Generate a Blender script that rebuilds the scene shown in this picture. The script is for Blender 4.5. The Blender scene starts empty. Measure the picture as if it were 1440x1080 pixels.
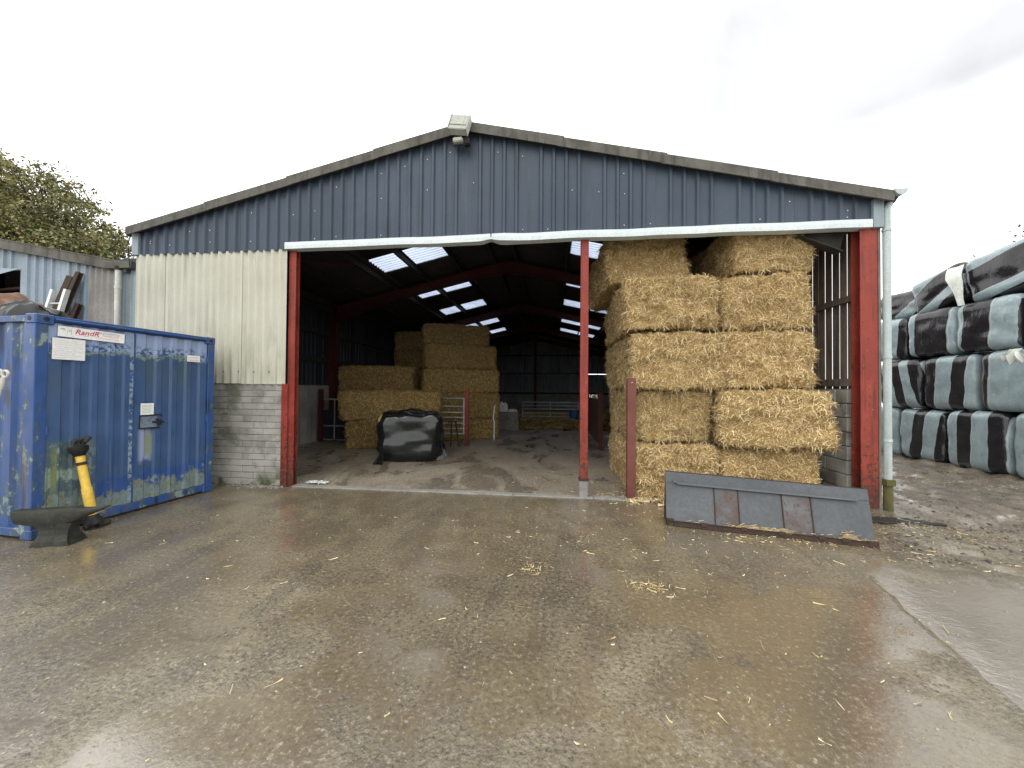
import bpy, bmesh, math, random
import numpy as np
from mathutils import Vector, Matrix, noise as mn
rnd = random.Random(7); nr = np.random.default_rng(11)
S = bpy.context.scene
COL = S.collection
R = math.radians

# ------------------------------------------------------------------ camera
F_PX, YAW, PITCH, ROLL, DIST, EYE = 510.85, R(6.352), R(.744), R(.452), 5.842, 1.72
fw = Vector((-math.sin(YAW)*math.cos(PITCH), math.cos(YAW)*math.cos(PITCH), math.sin(PITCH)))
rt0 = Vector((math.cos(YAW), math.sin(YAW), 0)); up0 = rt0.cross(fw)
rt = rt0*math.cos(ROLL)+up0*math.sin(ROLL); up = -rt0*math.sin(ROLL)+up0*math.cos(ROLL)
cam = bpy.data.cameras.new('camera'); camo = bpy.data.objects.new('camera', cam); COL.objects.link(camo)
M = Matrix((rt, up, -fw)).transposed().to_4x4(); M.translation = (0, -DIST, EYE)
camo.matrix_world = M
cam.sensor_fit = 'HORIZONTAL'; cam.sensor_width = 36; cam.lens = F_PX/1440*36; cam.clip_start = .05; cam.clip_end = 3000
S.camera = camo

# ------------------------------------------------------------------ sky, sun, exposure
W = bpy.data.worlds.new('World'); S.world = W; W.use_nodes = True
nt = W.node_tree; nt.nodes.clear()
def wn(t, **k):
    n = nt.nodes.new(t)
    for a, b in k.items(): setattr(n, a, b)
    return n
out = wn('ShaderNodeOutputWorld'); bg = wn('ShaderNodeBackground'); bg.inputs[1].default_value = .1
sky = wn('ShaderNodeTexSky', sky_type='NISHITA', sun_disc=False, sun_elevation=R(52), sun_rotation=R(200))
tc = wn('ShaderNodeTexCoord'); mp = wn('ShaderNodeMapping'); mp.inputs['Scale'].default_value = (1, 1, 1.3)
mp.inputs['Location'].default_value = (.3, .2, .1)
nz = wn('ShaderNodeTexNoise'); nz.inputs['Scale'].default_value = 1.6; nz.inputs['Detail'].default_value = 5; nz.inputs['Roughness'].default_value = .5
ramp = wn('ShaderNodeValToRGB'); e = ramp.color_ramp.elements
e[0].position = .3; e[0].color = (21, 21.2, 21.5, 1); e[1].position = .62; e[1].color = (26, 26, 25.6, 1)
# a heavier grey bank of cloud high on the right
dot = wn('ShaderNodeVectorMath', operation='DOT_PRODUCT'); dot.inputs[1].default_value = Vector((.56, .60, .56)).normalized()
mr = wn('ShaderNodeMapRange', interpolation_type='SMOOTHSTEP'); mr.inputs[1].default_value = .89; mr.inputs[2].default_value = .965
nz2 = wn('ShaderNodeTexNoise'); nz2.inputs['Scale'].default_value = 2.0; nz2.inputs['Detail'].default_value = 6
mr2 = wn('ShaderNodeMapRange', interpolation_type='SMOOTHSTEP'); mr2.inputs[1].default_value = .30; mr2.inputs[2].default_value = .62; mr2.inputs[3].default_value=.72
mul = wn('ShaderNodeMath', operation='MULTIPLY')
mixc = wn('ShaderNodeMix', data_type='RGBA'); mixc.inputs[7].default_value = (6.6, 6.75, 7.0, 1)
mixs = wn('ShaderNodeMix', data_type='RGBA'); mixs.inputs[0].default_value = .94
L = nt.links.new
L(tc.outputs['Generated'], mp.inputs[0]); L(mp.outputs[0], nz.inputs['Vector']); L(nz.outputs[0], ramp.inputs[0])
L(tc.outputs['Generated'], dot.inputs[0]); L(dot.outputs['Value'], mr.inputs[0]); L(mp.outputs[0], nz2.inputs['Vector']); L(nz2.outputs[0], mr2.inputs[0])
sz = wn('ShaderNodeSeparateXYZ'); hz_ = wn('ShaderNodeMapRange', interpolation_type='SMOOTHSTEP'); hz_.inputs[1].default_value = .41; hz_.inputs[2].default_value = .49; mul0 = wn('ShaderNodeMath', operation='MULTIPLY')
L(tc.outputs['Generated'], sz.inputs[0]); L(sz.outputs[2], hz_.inputs[0]); L(hz_.outputs[0], mul0.inputs[1]); L(mr.outputs[0], mul0.inputs[0]); L(mul0.outputs[0], mul.inputs[0]); L(mr2.outputs[0], mul.inputs[1]); L(mul.outputs[0], mixc.inputs[0])
L(ramp.outputs[0], mixc.inputs[6]); L(sky.outputs[0], mixs.inputs[6]); L(mixc.outputs[2], mixs.inputs[7])
L(mixs.outputs[2], bg.inputs[0]); L(bg.outputs[0], out.inputs[0])
sun = bpy.data.lights.new('sun', 'SUN'); sun.energy = .9; sun.angle = R(35); sun.color = (1, .97, .93)
so = bpy.data.objects.new('sun', sun); COL.objects.link(so)
so.rotation_euler = (R(38), 0, R(-20))
S.view_settings.view_transform = 'Standard'; S.view_settings.look = 'None'; S.view_settings.gamma = 1
S.view_settings.use_curve_mapping = False; S.view_settings.exposure = 0.0

# ------------------------------------------------------------------ materials
def ramp_set(r, stops):
    el = r.color_ramp.elements
    while len(el) < len(stops): el.new(.5)
    for q, (p_, c) in zip(el, stops): q.position = p_; q.color = (*c, 1) if len(c) == 3 else c
class Mat:
    def __init__(s, name):
        s.m = bpy.data.materials.new(name); s.m.use_nodes = True; s.t = s.m.node_tree; s.b = s.t.nodes['Principled BSDF']
        s.c = s.n('ShaderNodeTexCoord'); s.oi = s.n('ShaderNodeObjectInfo')
        ad = s.n('ShaderNodeVectorMath', operation='ADD'); sc = s.n('ShaderNodeMath', operation='MULTIPLY'); sc.inputs[1].default_value = 37
        s.l(s.oi.outputs['Random'], sc.inputs[0]); s.l(s.c.outputs['Object'], ad.inputs[0]); s.l(sc.outputs[0], ad.inputs[1]); s.v = ad.outputs[0]
        s.p = s.c.outputs['Object']
    def n(s, t, **k):
        q = s.t.nodes.new(t)
        for a, b in k.items(): setattr(q, a, b)
        return q
    def l(s, a, b): s.t.links.new(a, b)
    def noise(s, scale, detail=4, rough=.55, stretch=(1,1,1), vec=None, fixed=False, dist=0):
        mp = s.n('ShaderNodeMapping'); mp.inputs['Scale'].default_value = stretch
        s.l(vec if vec is not None else (s.p if fixed else s.v), mp.inputs[0])
        q = s.n('ShaderNodeTexNoise'); q.inputs['Scale'].default_value = scale; q.inputs['Detail'].default_value = detail
        q.inputs['Roughness'].default_value = rough; q.inputs['Distortion'].default_value = dist
        s.l(mp.outputs[0], q.inputs['Vector']); return q.outputs[0]
    def ramp(s, val, stops):
        r = s.n('ShaderNodeValToRGB'); ramp_set(r, stops); s.l(val, r.inputs[0]); return r.outputs[0]
    def rng(s, val, a, b, c=0, d=1, smooth=True):
        r = s.n('ShaderNodeMapRange', interpolation_type='SMOOTHSTEP' if smooth else 'LINEAR')
        for i, x in enumerate((a, b, c, d)): r.inputs[i+1].default_value = x
        s.l(val, r.inputs[0]); return r.outputs[0]
    def mix(s, f, a, b, mode='MIX'):
        q = s.n('ShaderNodeMix', data_type='RGBA', blend_type=mode)
        for i, x in ((0, f), (6, a), (7, b)):
            if hasattr(x, 'default_value') or hasattr(x, 'links'): s.l(x, q.inputs[i])
            else: q.inputs[i].default_value = x if i == 0 else (*x, 1)
        return q.outputs[2]
    def math(s, op, a, b=None):
        q = s.n('ShaderNodeMath', operation=op)
        for i, x in ((0, a), (1, b)):
            if x is None: continue
            if isinstance(x, (int, float)): q.inputs[i].default_value = x
            else: s.l(x, q.inputs[i])
        return q.outputs[0]
    def sep(s, v=None):
        q = s.n('ShaderNodeSeparateXYZ'); s.l(v if v is not None else s.p, q.inputs[0]); return q.outputs
    def color(s, c):
        if isinstance(c, tuple): s.b.inputs['Base Color'].default_value = (*c, 1)
        else: s.l(c, s.b.inputs['Base Color'])
    def rough(s, c):
        if isinstance(c, (int, float)): s.b.inputs['Roughness'].default_value = c
        else: s.l(c, s.b.inputs['Roughness'])
    def bump(s, h, strength=.5, dist=.01, coat=False):
        q = s.n('ShaderNodeBump'); q.inputs['Strength'].default_value = strength; q.inputs['Distance'].default_value = dist
        s.l(h, q.inputs['Height']); s.l(q.outputs[0], s.b.inputs['Normal'])
        if coat: s.l(q.outputs[0], s.b.inputs['Coat Normal'])
        return q
    def set(s, **k):
        for a, b in k.items(): s.b.inputs[a.replace('_', ' ')].default_value = b
        return s

def grimy(name, c1, c2, c3=None, scale=3, streak=0, rough=(.5, .8), bump=.3, bscale=40, metallic=0, dirt=(.05,.045,.035), dirt_amt=.5, var=.1, bdist=.006):
    """two tone weathered surface: blotches, vertical dirt streaks, fine grain"""
    a = Mat(name)
    n1 = a.noise(scale, 6, .6); st = [(.35, c1), (.65, c2)]
    if c3: st.append((.78, c3))
    col = a.ramp(n1, st)
    n2 = a.noise(bscale, 3, .6); col = a.mix(a.rng(n2, .3, .75, 0, .35), col, tuple(x*.55 for x in c1))
    if streak:
        n3 = a.noise(streak, 5, .6, (1, 1, .06)); n4 = a.noise(1.3, 3)
        col = a.mix(a.math('MULTIPLY', a.rng(n3, .48, .75), a.rng(n4, .3, .7, .1, dirt_amt*1.6)), col, dirt)
    else:
        n3 = a.noise(scale*2.3, 6, .65); col = a.mix(a.rng(n3, .52, .8, 0, dirt_amt), col, dirt)
    if var:
        v = a.rng(a.oi.outputs['Random'], 0, 1, 1-var, 1+var, False); vm = a.n('ShaderNodeVectorMath', operation='SCALE'); a.l(col, vm.inputs[0]); a.l(v, vm.inputs['Scale']); col = vm.outputs[0]
    a.color(col); a.rough(a.rng(n1, .3, .7, rough[0], rough[1])); a.bump(n2, bump, bdist); a.b.inputs['Metallic'].default_value = metallic; a.b.inputs['Specular IOR Level'].default_value = .22
    return a.m

m_clad = grimy('slate_blue_box_profile', (.046,.064,.088), (.060,.080,.108), scale=1.4, streak=9, rough=(.3,.5), bump=.08, bscale=60, dirt=(.03,.036,.042), dirt_amt=.5, var=.07)
m_blue = grimy('pale_blue_cladding', (.20,.25,.30), (.27,.33,.385), scale=1.2, streak=10, rough=(.4,.6), bump=.08, dirt=(.16,.17,.16), dirt_amt=.7, var=.06)
m_flash = grimy('grey_blue_flashing', (.22,.28,.31), (.29,.35,.37), scale=2, streak=8, rough=(.4,.6), bump=.08, dirt=(.12,.13,.12), dirt_amt=.5)
m_lint = grimy('pale_galvanised_flashing', (.60,.68,.69), (.70,.76,.76), scale=4, rough=(.35,.5), bump=.1, dirt=(.3,.32,.3), dirt_amt=.3)
m_galv = grimy('galvanised_steel', (.38,.40,.41), (.5,.52,.53), scale=6, rough=(.35,.55), bump=.1, metallic=.4, dirt_amt=.3)
m_pipe = grimy('grey_green_plastic_pipe', (.36,.42,.41), (.44,.50,.49), scale=3, streak=12, rough=(.4,.55), bump=.05, dirt=(.2,.23,.2), dirt_amt=.5)
m_oldpipe = grimy('old_cream_pipe', (.42,.42,.38), (.55,.55,.50), scale=4, streak=12, rough=(.5,.7), dirt=(.18,.17,.12), dirt_amt=.6)
m_red = grimy('red_oxide_paint', (.20,.028,.019), (.25,.042,.028), (.10,.024,.018), scale=3, streak=14, rough=(.45,.65), bump=.15, dirt=(.07,.025,.018), dirt_amt=1.0)
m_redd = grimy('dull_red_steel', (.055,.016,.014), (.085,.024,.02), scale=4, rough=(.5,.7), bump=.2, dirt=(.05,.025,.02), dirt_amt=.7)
def mk_redpost():
    a = Mat('chipped_red_oxide'); n1 = a.noise(3, 6, .6); n2 = a.noise(16, 6, .7); st = a.noise(12, 5, .6, (1,1,.07))
    g = a.n('ShaderNodeNewGeometry'); z = a.sep(g.outputs['Position'])[2]
    col = a.ramp(n1, [(.35, (.19,.028,.019)), (.65, (.25,.045,.030))]); col = a.mix(a.rng(st, .5, .72, 0, .8), col, (.08,.022,.016))
    chip = a.math('ADD', n2, a.rng(z, 1.6, .0, 0, .12)); col = a.mix(a.rng(chip, .60, .63), col, (.07,.03,.02)); col = a.mix(a.rng(a.noise(30, 4, .6), .66, .70, 0, .7), col, (.32,.16,.12))
    col = a.mix(a.math('MULTIPLY', a.rng(z, .6, .0), .55), col, (.05,.028,.02)); a.color(col); a.rough(a.rng(n1, .3, .7, .4, .6)); a.bump(n2, .25, .004); a.b.inputs['Specular IOR Level'].default_value = .25; return a.m
m_red = mk_redpost()
m_rust = grimy('rusty_steel', (.035,.024,.018), (.065,.038,.027), (.022,.016,.014), scale=6, rough=(.7,.9), bump=.5, dirt_amt=.5)
m_roof = grimy('roof_underside', (.035,.033,.031), (.055,.05,.047), scale=1.5, rough=(.8,.95), bump=.3, dirt=(.03,.028,.025), dirt_amt=.7)
m_purlin = grimy('dark_purlin_steel', (.03,.028,.026), (.055,.05,.045), scale=5, rough=(.6,.8), dirt_amt=.5)
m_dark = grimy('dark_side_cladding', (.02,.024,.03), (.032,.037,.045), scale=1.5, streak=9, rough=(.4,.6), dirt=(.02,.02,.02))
m_backclad = grimy('back_grey_cladding', (.16,.165,.17), (.24,.245,.25), scale=1.3, streak=8, rough=(.5,.7), dirt=(.06,.055,.05), dirt_amt=.9)
m_wood = grimy('weathered_board', (.15,.12,.095), (.24,.20,.165), scale=2.5, streak=26, rough=(.75,.95), bump=.4, bscale=50, dirt=(.06,.05,.04), dirt_amt=.9, var=.25)
m_brown = grimy('brown_sheet_panel', (.07,.04,.03), (.11,.065,.05), scale=3, streak=12, rough=(.6,.8), dirt_amt=.6)
m_render = grimy('rendered_wall', (.2,.19,.175), (.33,.31,.29), (.24,.18,.15), scale=1.4, streak=5, rough=(.8,.95), bump=.4, dirt=(.07,.06,.05), dirt_amt=1)
m_conc = grimy('old_concrete', (.2,.19,.17), (.3,.285,.26), scale=3, rough=(.8,.95), bump=.6, dirt=(.08,.075,.06), dirt_amt=.6)
m_alu = grimy('worn_aluminium', (.5,.52,.5), (.62,.63,.6), scale=8, rough=(.35,.55), metallic=.5, dirt_amt=.3)
m_black = grimy('black_rubber_plastic', (.012,.012,.012), (.03,.028,.026), scale=10, rough=(.4,.7), dirt=(.08,.07,.055), dirt_amt=.6)
m_anvil = grimy('dark_worn_iron', (.028,.03,.026), (.055,.055,.045), (.09,.085,.06), scale=7, rough=(.45,.7), bump=.5, metallic=.3, dirt=(.12,.11,.07), dirt_amt=.35)
m_yellow = grimy('yellow_plastic', (.62,.42,.06), (.72,.50,.10), scale=6, streak=20, rough=(.35,.55), bump=.1, dirt=(.3,.2,.07), dirt_amt=.7)
m_white = grimy('dirty_white_film', (.55,.58,.52), (.7,.72,.66), scale=8, rough=(.3,.5), dirt=(.2,.19,.15), dirt_amt=.5)
m_bluep = grimy('blue_drum_plastic', (.02,.08,.2), (.03,.11,.25), scale=5, rough=(.4,.6))
m_plate = grimy('grey_painted_plate', (.078,.085,.092), (.108,.116,.122), (.085,.083,.075), scale=2.2, rough=(.3,.55), bump=.15, dirt=(.07,.055,.045), dirt_amt=.6, bscale=25)
def mk_plate():
    a = Mat('worn_rusty_plate'); n = a.noise(2.6, 6, .62); f = a.noise(30, 4, .65); col = a.ramp(a.noise(2.2, 6), [(.35, (.078,.083,.088)), (.65, (.108,.113,.116))])
    col = a.mix(a.rng(a.math('ADD', n, a.math('MULTIPLY', f, .15)), .50, .68, 0, .8), col, (.085,.055,.045)); col = a.mix(a.rng(f, .56, .66, 0, .7), col, (.05,.028,.02))
    a.color(col); a.rough(a.rng(n, .4, .7, .35, .75)); a.bump(f, .2, .004); a.b.inputs['Specular IOR Level'].default_value = .3; return a.m
m_platerust = mk_plate()
m_tarp = grimy('brown_hide_tarp', (.10,.045,.025), (.16,.08,.045), (.4,.33,.24), scale=2.6, rough=(.35,.6), bump=.4, bscale=14)
m_bark = grimy('bark', (.06,.05,.04), (.1,.085,.065), scale=8, rough=(.85,.95), bump=.6)
m_paper = grimy('printed_paper', (.72,.72,.70), (.78,.78,.76), scale=5, rough=(.6,.8), bump=.02, dirt=(.5,.48,.42), dirt_amt=.4)
m_verge = None
def mk_verge():
    a = Mat('mossy_fibre_cement'); n1 = a.noise(3, 6, .6); n2 = a.noise(14, 5, .7); n3 = a.noise(60, 3)
    col = a.ramp(n1, [(.3, (.062,.06,.050)), (.6, (.115,.11,.092))])
    col = a.mix(a.rng(a.noise(9, 5, .6, (1,1,.18)), .45, .72, 0, .8), col, (.028,.028,.024))
    col = a.mix(a.rng(n2, .6, .72, 0, .7), col, (.15,.155,.09)); col = a.mix(a.rng(n3, .45, .8, 0, .4), col, (.04,.04,.03))
    a.color(col); a.rough(.92); a.bump(n2, .6, .01); return a.m
m_verge = mk_verge()
def mk_beige():
    a = Mat('cream_fibre_cement'); n1 = a.noise(1.2, 6, .6)
    col = a.ramp(n1, [(.3, (.41,.40,.325)), (.7, (.50,.49,.41))])
    z = a.sep()[2]
    low = a.rng(z, 3.3, 2.0)                                                    # algae stains grow upward from the foot of the sheets
    col = a.mix(a.math('MULTIPLY', a.rng(a.noise(6, 6, .65, (1,1,.25)), .42, .72), a.rng(z, 3.3, 1.8, .05, .7)), col, (.25,.26,.16))
    col = a.mix(a.rng(a.noise(15, 5, .6, (1,1,.05)), .52, .74, 0, .55), col, (.24,.225,.165))
    col = a.mix(a.rng(a.noise(50, 3), .5, .8, 0, .3), col, (.3,.29,.23))
    a.color(col); a.rough(.85); a.bump(a.noise(70, 3), .3, .004); return a.m
m_beige = mk_beige()
def mk_block():
    a = Mat('weathered_block'); r = a.oi.outputs['Random']; n1 = a.noise(4, 6, .6); n2 = a.noise(45, 4, .7)
    col = a.ramp(n1, [(.3, (.20,.195,.17)), (.7, (.32,.31,.275))])
    col = a.mix(a.rng(r, .45, 1, 0, .6), col, (.34,.33,.29)); col = a.mix(a.rng(r, .3, 0, 0, .5), col, (.12,.12,.10))
    wp = a.c.outputs['Object']; g = a.n('ShaderNodeNewGeometry'); z = a.sep(g.outputs['Position'])[2]
    col = a.mix(a.math('MULTIPLY', a.rng(z, .3, .05), a.rng(a.noise(3, 4), .3, .6)), col, (.06,.08,.025))
    col = a.mix(a.rng(a.noise(2.2, 5, .6, vec=g.outputs['Position']), .50, .66, 0, .75), col, (.085,.09,.06))
    col = a.mix(a.math('MULTIPLY', a.rng(a.noise(1.7, 6, .65, vec=g.outputs['Position']), .44, .58), a.rng(z, 1.5, .7, .25, .8)), col, (.40,.39,.345))
    col = a.mix(a.rng(n2, .5, .8, 0, .45), col, (.08,.08,.065))
    a.color(col); a.rough(.9); a.bump(n2, .7, .008); return a.m
m_block = mk_block()
m_mortar = grimy('mortar', (.15,.145,.13), (.21,.2,.18), scale=6, rough=(.9,1), bump=.5)
def mk_sky_sheet():
    a = Mat('translucent_rooflight'); t = a.t; o = [n for n in t.nodes if n.type == 'OUTPUT_MATERIAL'][0]
    tr = a.n('ShaderNodeBsdfTransparent'); tr.inputs[0].default_value = (.62,.66,.72,1)
    tl = a.n('ShaderNodeBsdfTranslucent'); tl.inputs[0].default_value = (.72,.76,.86,1); mx = a.n('ShaderNodeMixShader')
    a.l(a.rng(a.noise(3,5), .3, .7, .3, .55), mx.inputs[0]); a.l(tr.outputs[0], mx.inputs[1]); a.l(tl.outputs[0], mx.inputs[2]); a.l(mx.outputs[0], o.inputs[0]); return a.m
m_rooflight = mk_sky_sheet()

def mk_straw(name, dark, mid, light, island=True):
    a = Mat(name)
    if island:
        g = a.n('ShaderNodeNewGeometry'); v = g.outputs['Random Per Island']
        n = a.noise(5, 3); v2 = a.math('ADD', a.math('MULTIPLY', v, .7), a.math('MULTIPLY', n, .35))
    else:
        v2 = a.noise(30, 6, .7, (1, 1, .35))
    col = a.ramp(v2, [(.12, dark), (.5, mid), (.9, light)])
    vv = a.rng(a.oi.outputs['Random'], 0, 1, .80, 1.12, False); vm = a.n('ShaderNodeVectorMath', operation='SCALE'); a.l(col, vm.inputs[0]); a.l(vv, vm.inputs['Scale'])
    a.color(vm.outputs[0]); a.rough(.7); a.b.inputs['Specular IOR Level'].default_value = .12
    if not island: a.bump(a.noise(60, 5, .7, (1, 1, .3)), .9, .03)
    return a.m
m_straw = mk_straw('straw_blades', (.17,.105,.04), (.53,.385,.18), (.90,.76,.47))
m_strawb = mk_straw('packed_straw', (.12,.07,.022), (.31,.205,.08), (.50,.36,.16), False)
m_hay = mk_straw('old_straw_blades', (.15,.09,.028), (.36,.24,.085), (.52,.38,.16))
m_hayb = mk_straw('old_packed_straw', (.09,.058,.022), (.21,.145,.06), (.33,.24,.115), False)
m_litter = mk_straw('litter_straw', (.24,.175,.09), (.46,.36,.19), (.68,.57,.36))
m_twine = grimy('twine', (.30,.22,.11), (.38,.29,.15), scale=20, rough=(.8,.9))

def mk_container(name, mode):
    a = Mat(name); x, y, z = a.sep()
    def box(v, c, w, soft): return a.rng(a.math('ABSOLUTE', a.math('SUBTRACT', v, c)), w, w-soft)
    n1 = a.noise(2.2, 5, .6, fixed=True); nb = a.noise(5.5, 7, .68, (1,1,.7), fixed=True); nf = a.noise(24, 5, .65, fixed=True); st = a.noise(13, 5, .6, (1,1,.07), fixed=True)
    mul = lambda *q: q[0] if len(q) == 1 else a.math('MULTIPLY', q[0], mul(*q[1:]))
    col = a.ramp(n1, [(.3, (.016,.052,.175)), (.7, (.024,.074,.225))])
    if mode == 'door':
        zj = a.math('ADD', z, a.math('ADD', a.math('MULTIPLY', a.math('SUBTRACT', nb, .5), .35), a.math('MULTIPLY', a.math('SUBTRACT', nf, .5), .10)))
        # dull chalky field over most of both doors, clean saturated blue left near the foot
        col = a.mix(mul(a.rng(zj, .50, .56), .8), col, a.ramp(n1, [(.3, (.032,.070,.150)), (.7, (.045,.095,.20))]))
        col = a.mix(mul(a.rng(zj, 1.35, 2.0), a.rng(a.noise(3, 4, .6, (1,1,.25), fixed=True), .4, .62), .6), col, (.05,.085,.095))
        band = mul(a.rng(zj, 2.13, 2.15), a.math('MAXIMUM', a.rng(nf, .56, .47), a.rng(zj, 2.24, 2.3)))
        col = a.mix(mul(band, .9), col, (.25,.32,.48))
        col = a.mix(mul(box(zj, 2.13, .035, .02), a.rng(nf, .40, .5), .7), col, (.20,.26,.20))
        # scoured patch below the latch, green streaked edge at the left, foot of the doors
        sm = mul(box(x, 1.09, .11, .06), a.rng(zj, .62, .72), a.rng(z, 1.14, 1.10)); col = a.mix(mul(sm, .9), col, (.25,.30,.42))
        col = a.mix(mul(box(x, 1.14, .05, .02), a.rng(nb, .40, .47), a.rng(z, .7, .78), a.rng(z, 1.1, 1.0)), col, (.20,.25,.17))
        lf = mul(a.rng(x, .62, .42), a.rng(zj, 1.12, .95)); col = a.mix(mul(lf, .8), col, (.065,.10,.105))
        col = a.mix(mul(lf, a.rng(nb, .50, .53)), col, (.20,.27,.245)); col = a.mix(mul(lf, a.rng(nf, .5, .62), .7), col, (.12,.15,.07))
        col = a.mix(mul(box(x, .185, .035, .02), a.rng(zj, 1.05, .9), a.rng(nb, .4, .5)), col, (.15,.18,.075))
        foot = a.rng(a.math('ADD', z, a.math('MULTIPLY', a.math('SUBTRACT', nb, .5), 1.1)), .40, .34); col = a.mix(mul(foot, .85), col, (.16,.22,.21))
        col = a.mix(mul(foot, a.rng(nf, .5, .6)), col, (.15,.14,.07))
        # flaked strip along the meeting edge
        col = a.mix(mul(box(x, .92, .035, .012), a.rng(nf, .47, .53)), col, (.22,.28,.32))
    else:
        low = a.rng(z, 1.9, .0); pe = a.math('ADD', nb, mul(low, .055)); pe = a.math('SUBTRACT', pe, .02); pe = a.math('ADD', pe, mul(a.math('SUBTRACT', st, .5), .35))
        col = a.mix(a.rng(pe, .50, .56, 0, .8), col, (.05,.08,.11)); col = a.mix(a.rng(pe, .585, .62), col, (.18,.24,.23)); col = a.mix(a.rng(pe, .66, .70), col, (.14,.16,.07))
        col = a.mix(mul(a.rng(st, .58, .66), low, .85), col, (.14,.085,.045))
        col = a.mix(mul(a.rng(a.noise(7, 4, .6, (1,1,.12), fixed=True), .56, .66), .75), col, (.012,.018,.02))
    col = a.mix(a.rng(st, .62, .74, 0, .5), col, (.02,.035,.05)); col = a.mix(a.rng(a.noise(30, 4, .6, (1,1,.03), fixed=True), .66, .74, 0, .45), col, (.17,.24,.33))
    a.color(col); a.rough(a.rng(n1, .3, .7, .35, .6)); a.bump(nb, .2, .008); return a.m
m_cdoor = mk_container('container_door_paint', 'door'); m_cside = mk_container('container_frame_paint', 'side')

def mk_film(name, pale):
    a = Mat(name); x, y, z = a.sep()
    def prop(k):
        q = a.n('ShaderNodeAttribute', attribute_type='OBJECT', attribute_name=k); return q.outputs['Fac']
    pos = a.math('ADD', a.math('ADD', y, a.math('MULTIPLY', z, prop('slant'))), prop('shift'))
    wob = a.math('MULTIPLY', a.math('SUBTRACT', a.noise(1.6, 2), .5), .04); pos = a.math('ADD', pos, wob)
    fr = a.math('FRACT', a.math('DIVIDE', pos, prop('repeat')))
    band = a.math('LESS_THAN', fr, prop('share'))
    n1 = a.noise(5, 5, .65); n2 = a.noise(22, 4, .6)
    dk = a.ramp(n1, [(.35, (.008,.008,.010)), (.7, (.018,.017,.021))]); lt = a.ramp(n1, [(.3, (.20,.265,.285)), (.7, pale)])
    lt = a.mix(a.rng(a.noise(11, 5, .7), .58, .72, 0, .6), lt, (.46,.54,.50)); lt = a.mix(a.rng(a.noise(9, 4, .6, (1,1,.25)), .55, .75, 0, .5), lt, (.13,.17,.17))
    edge = a.math('LESS_THAN', a.math('ABSOLUTE', a.math('SUBTRACT', fr, prop('share'))), .018)
    col = a.mix(band, dk, lt); col = a.mix(a.math('MULTIPLY', edge, .6), col, (.42,.48,.47))
    a.color(col); a.rough(a.rng(n2, .3, .7, .12, .26)); a.bump(a.noise(5, 2, .5, (2.6,2.6,.5), dist=1.0), .5, .016); return a.m
m_film = mk_film('bale_wrap_film', (.30,.37,.385))
def mk_blackfilm():
    a = Mat('black_wrap_film'); n = a.noise(3, 3, .5, (2.2,1,.8), dist=.6)
    a.color((.008,.009,.010)); a.rough(.16); a.bump(n, .16, .03); return a.m
m_bfilm = mk_blackfilm()

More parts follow.
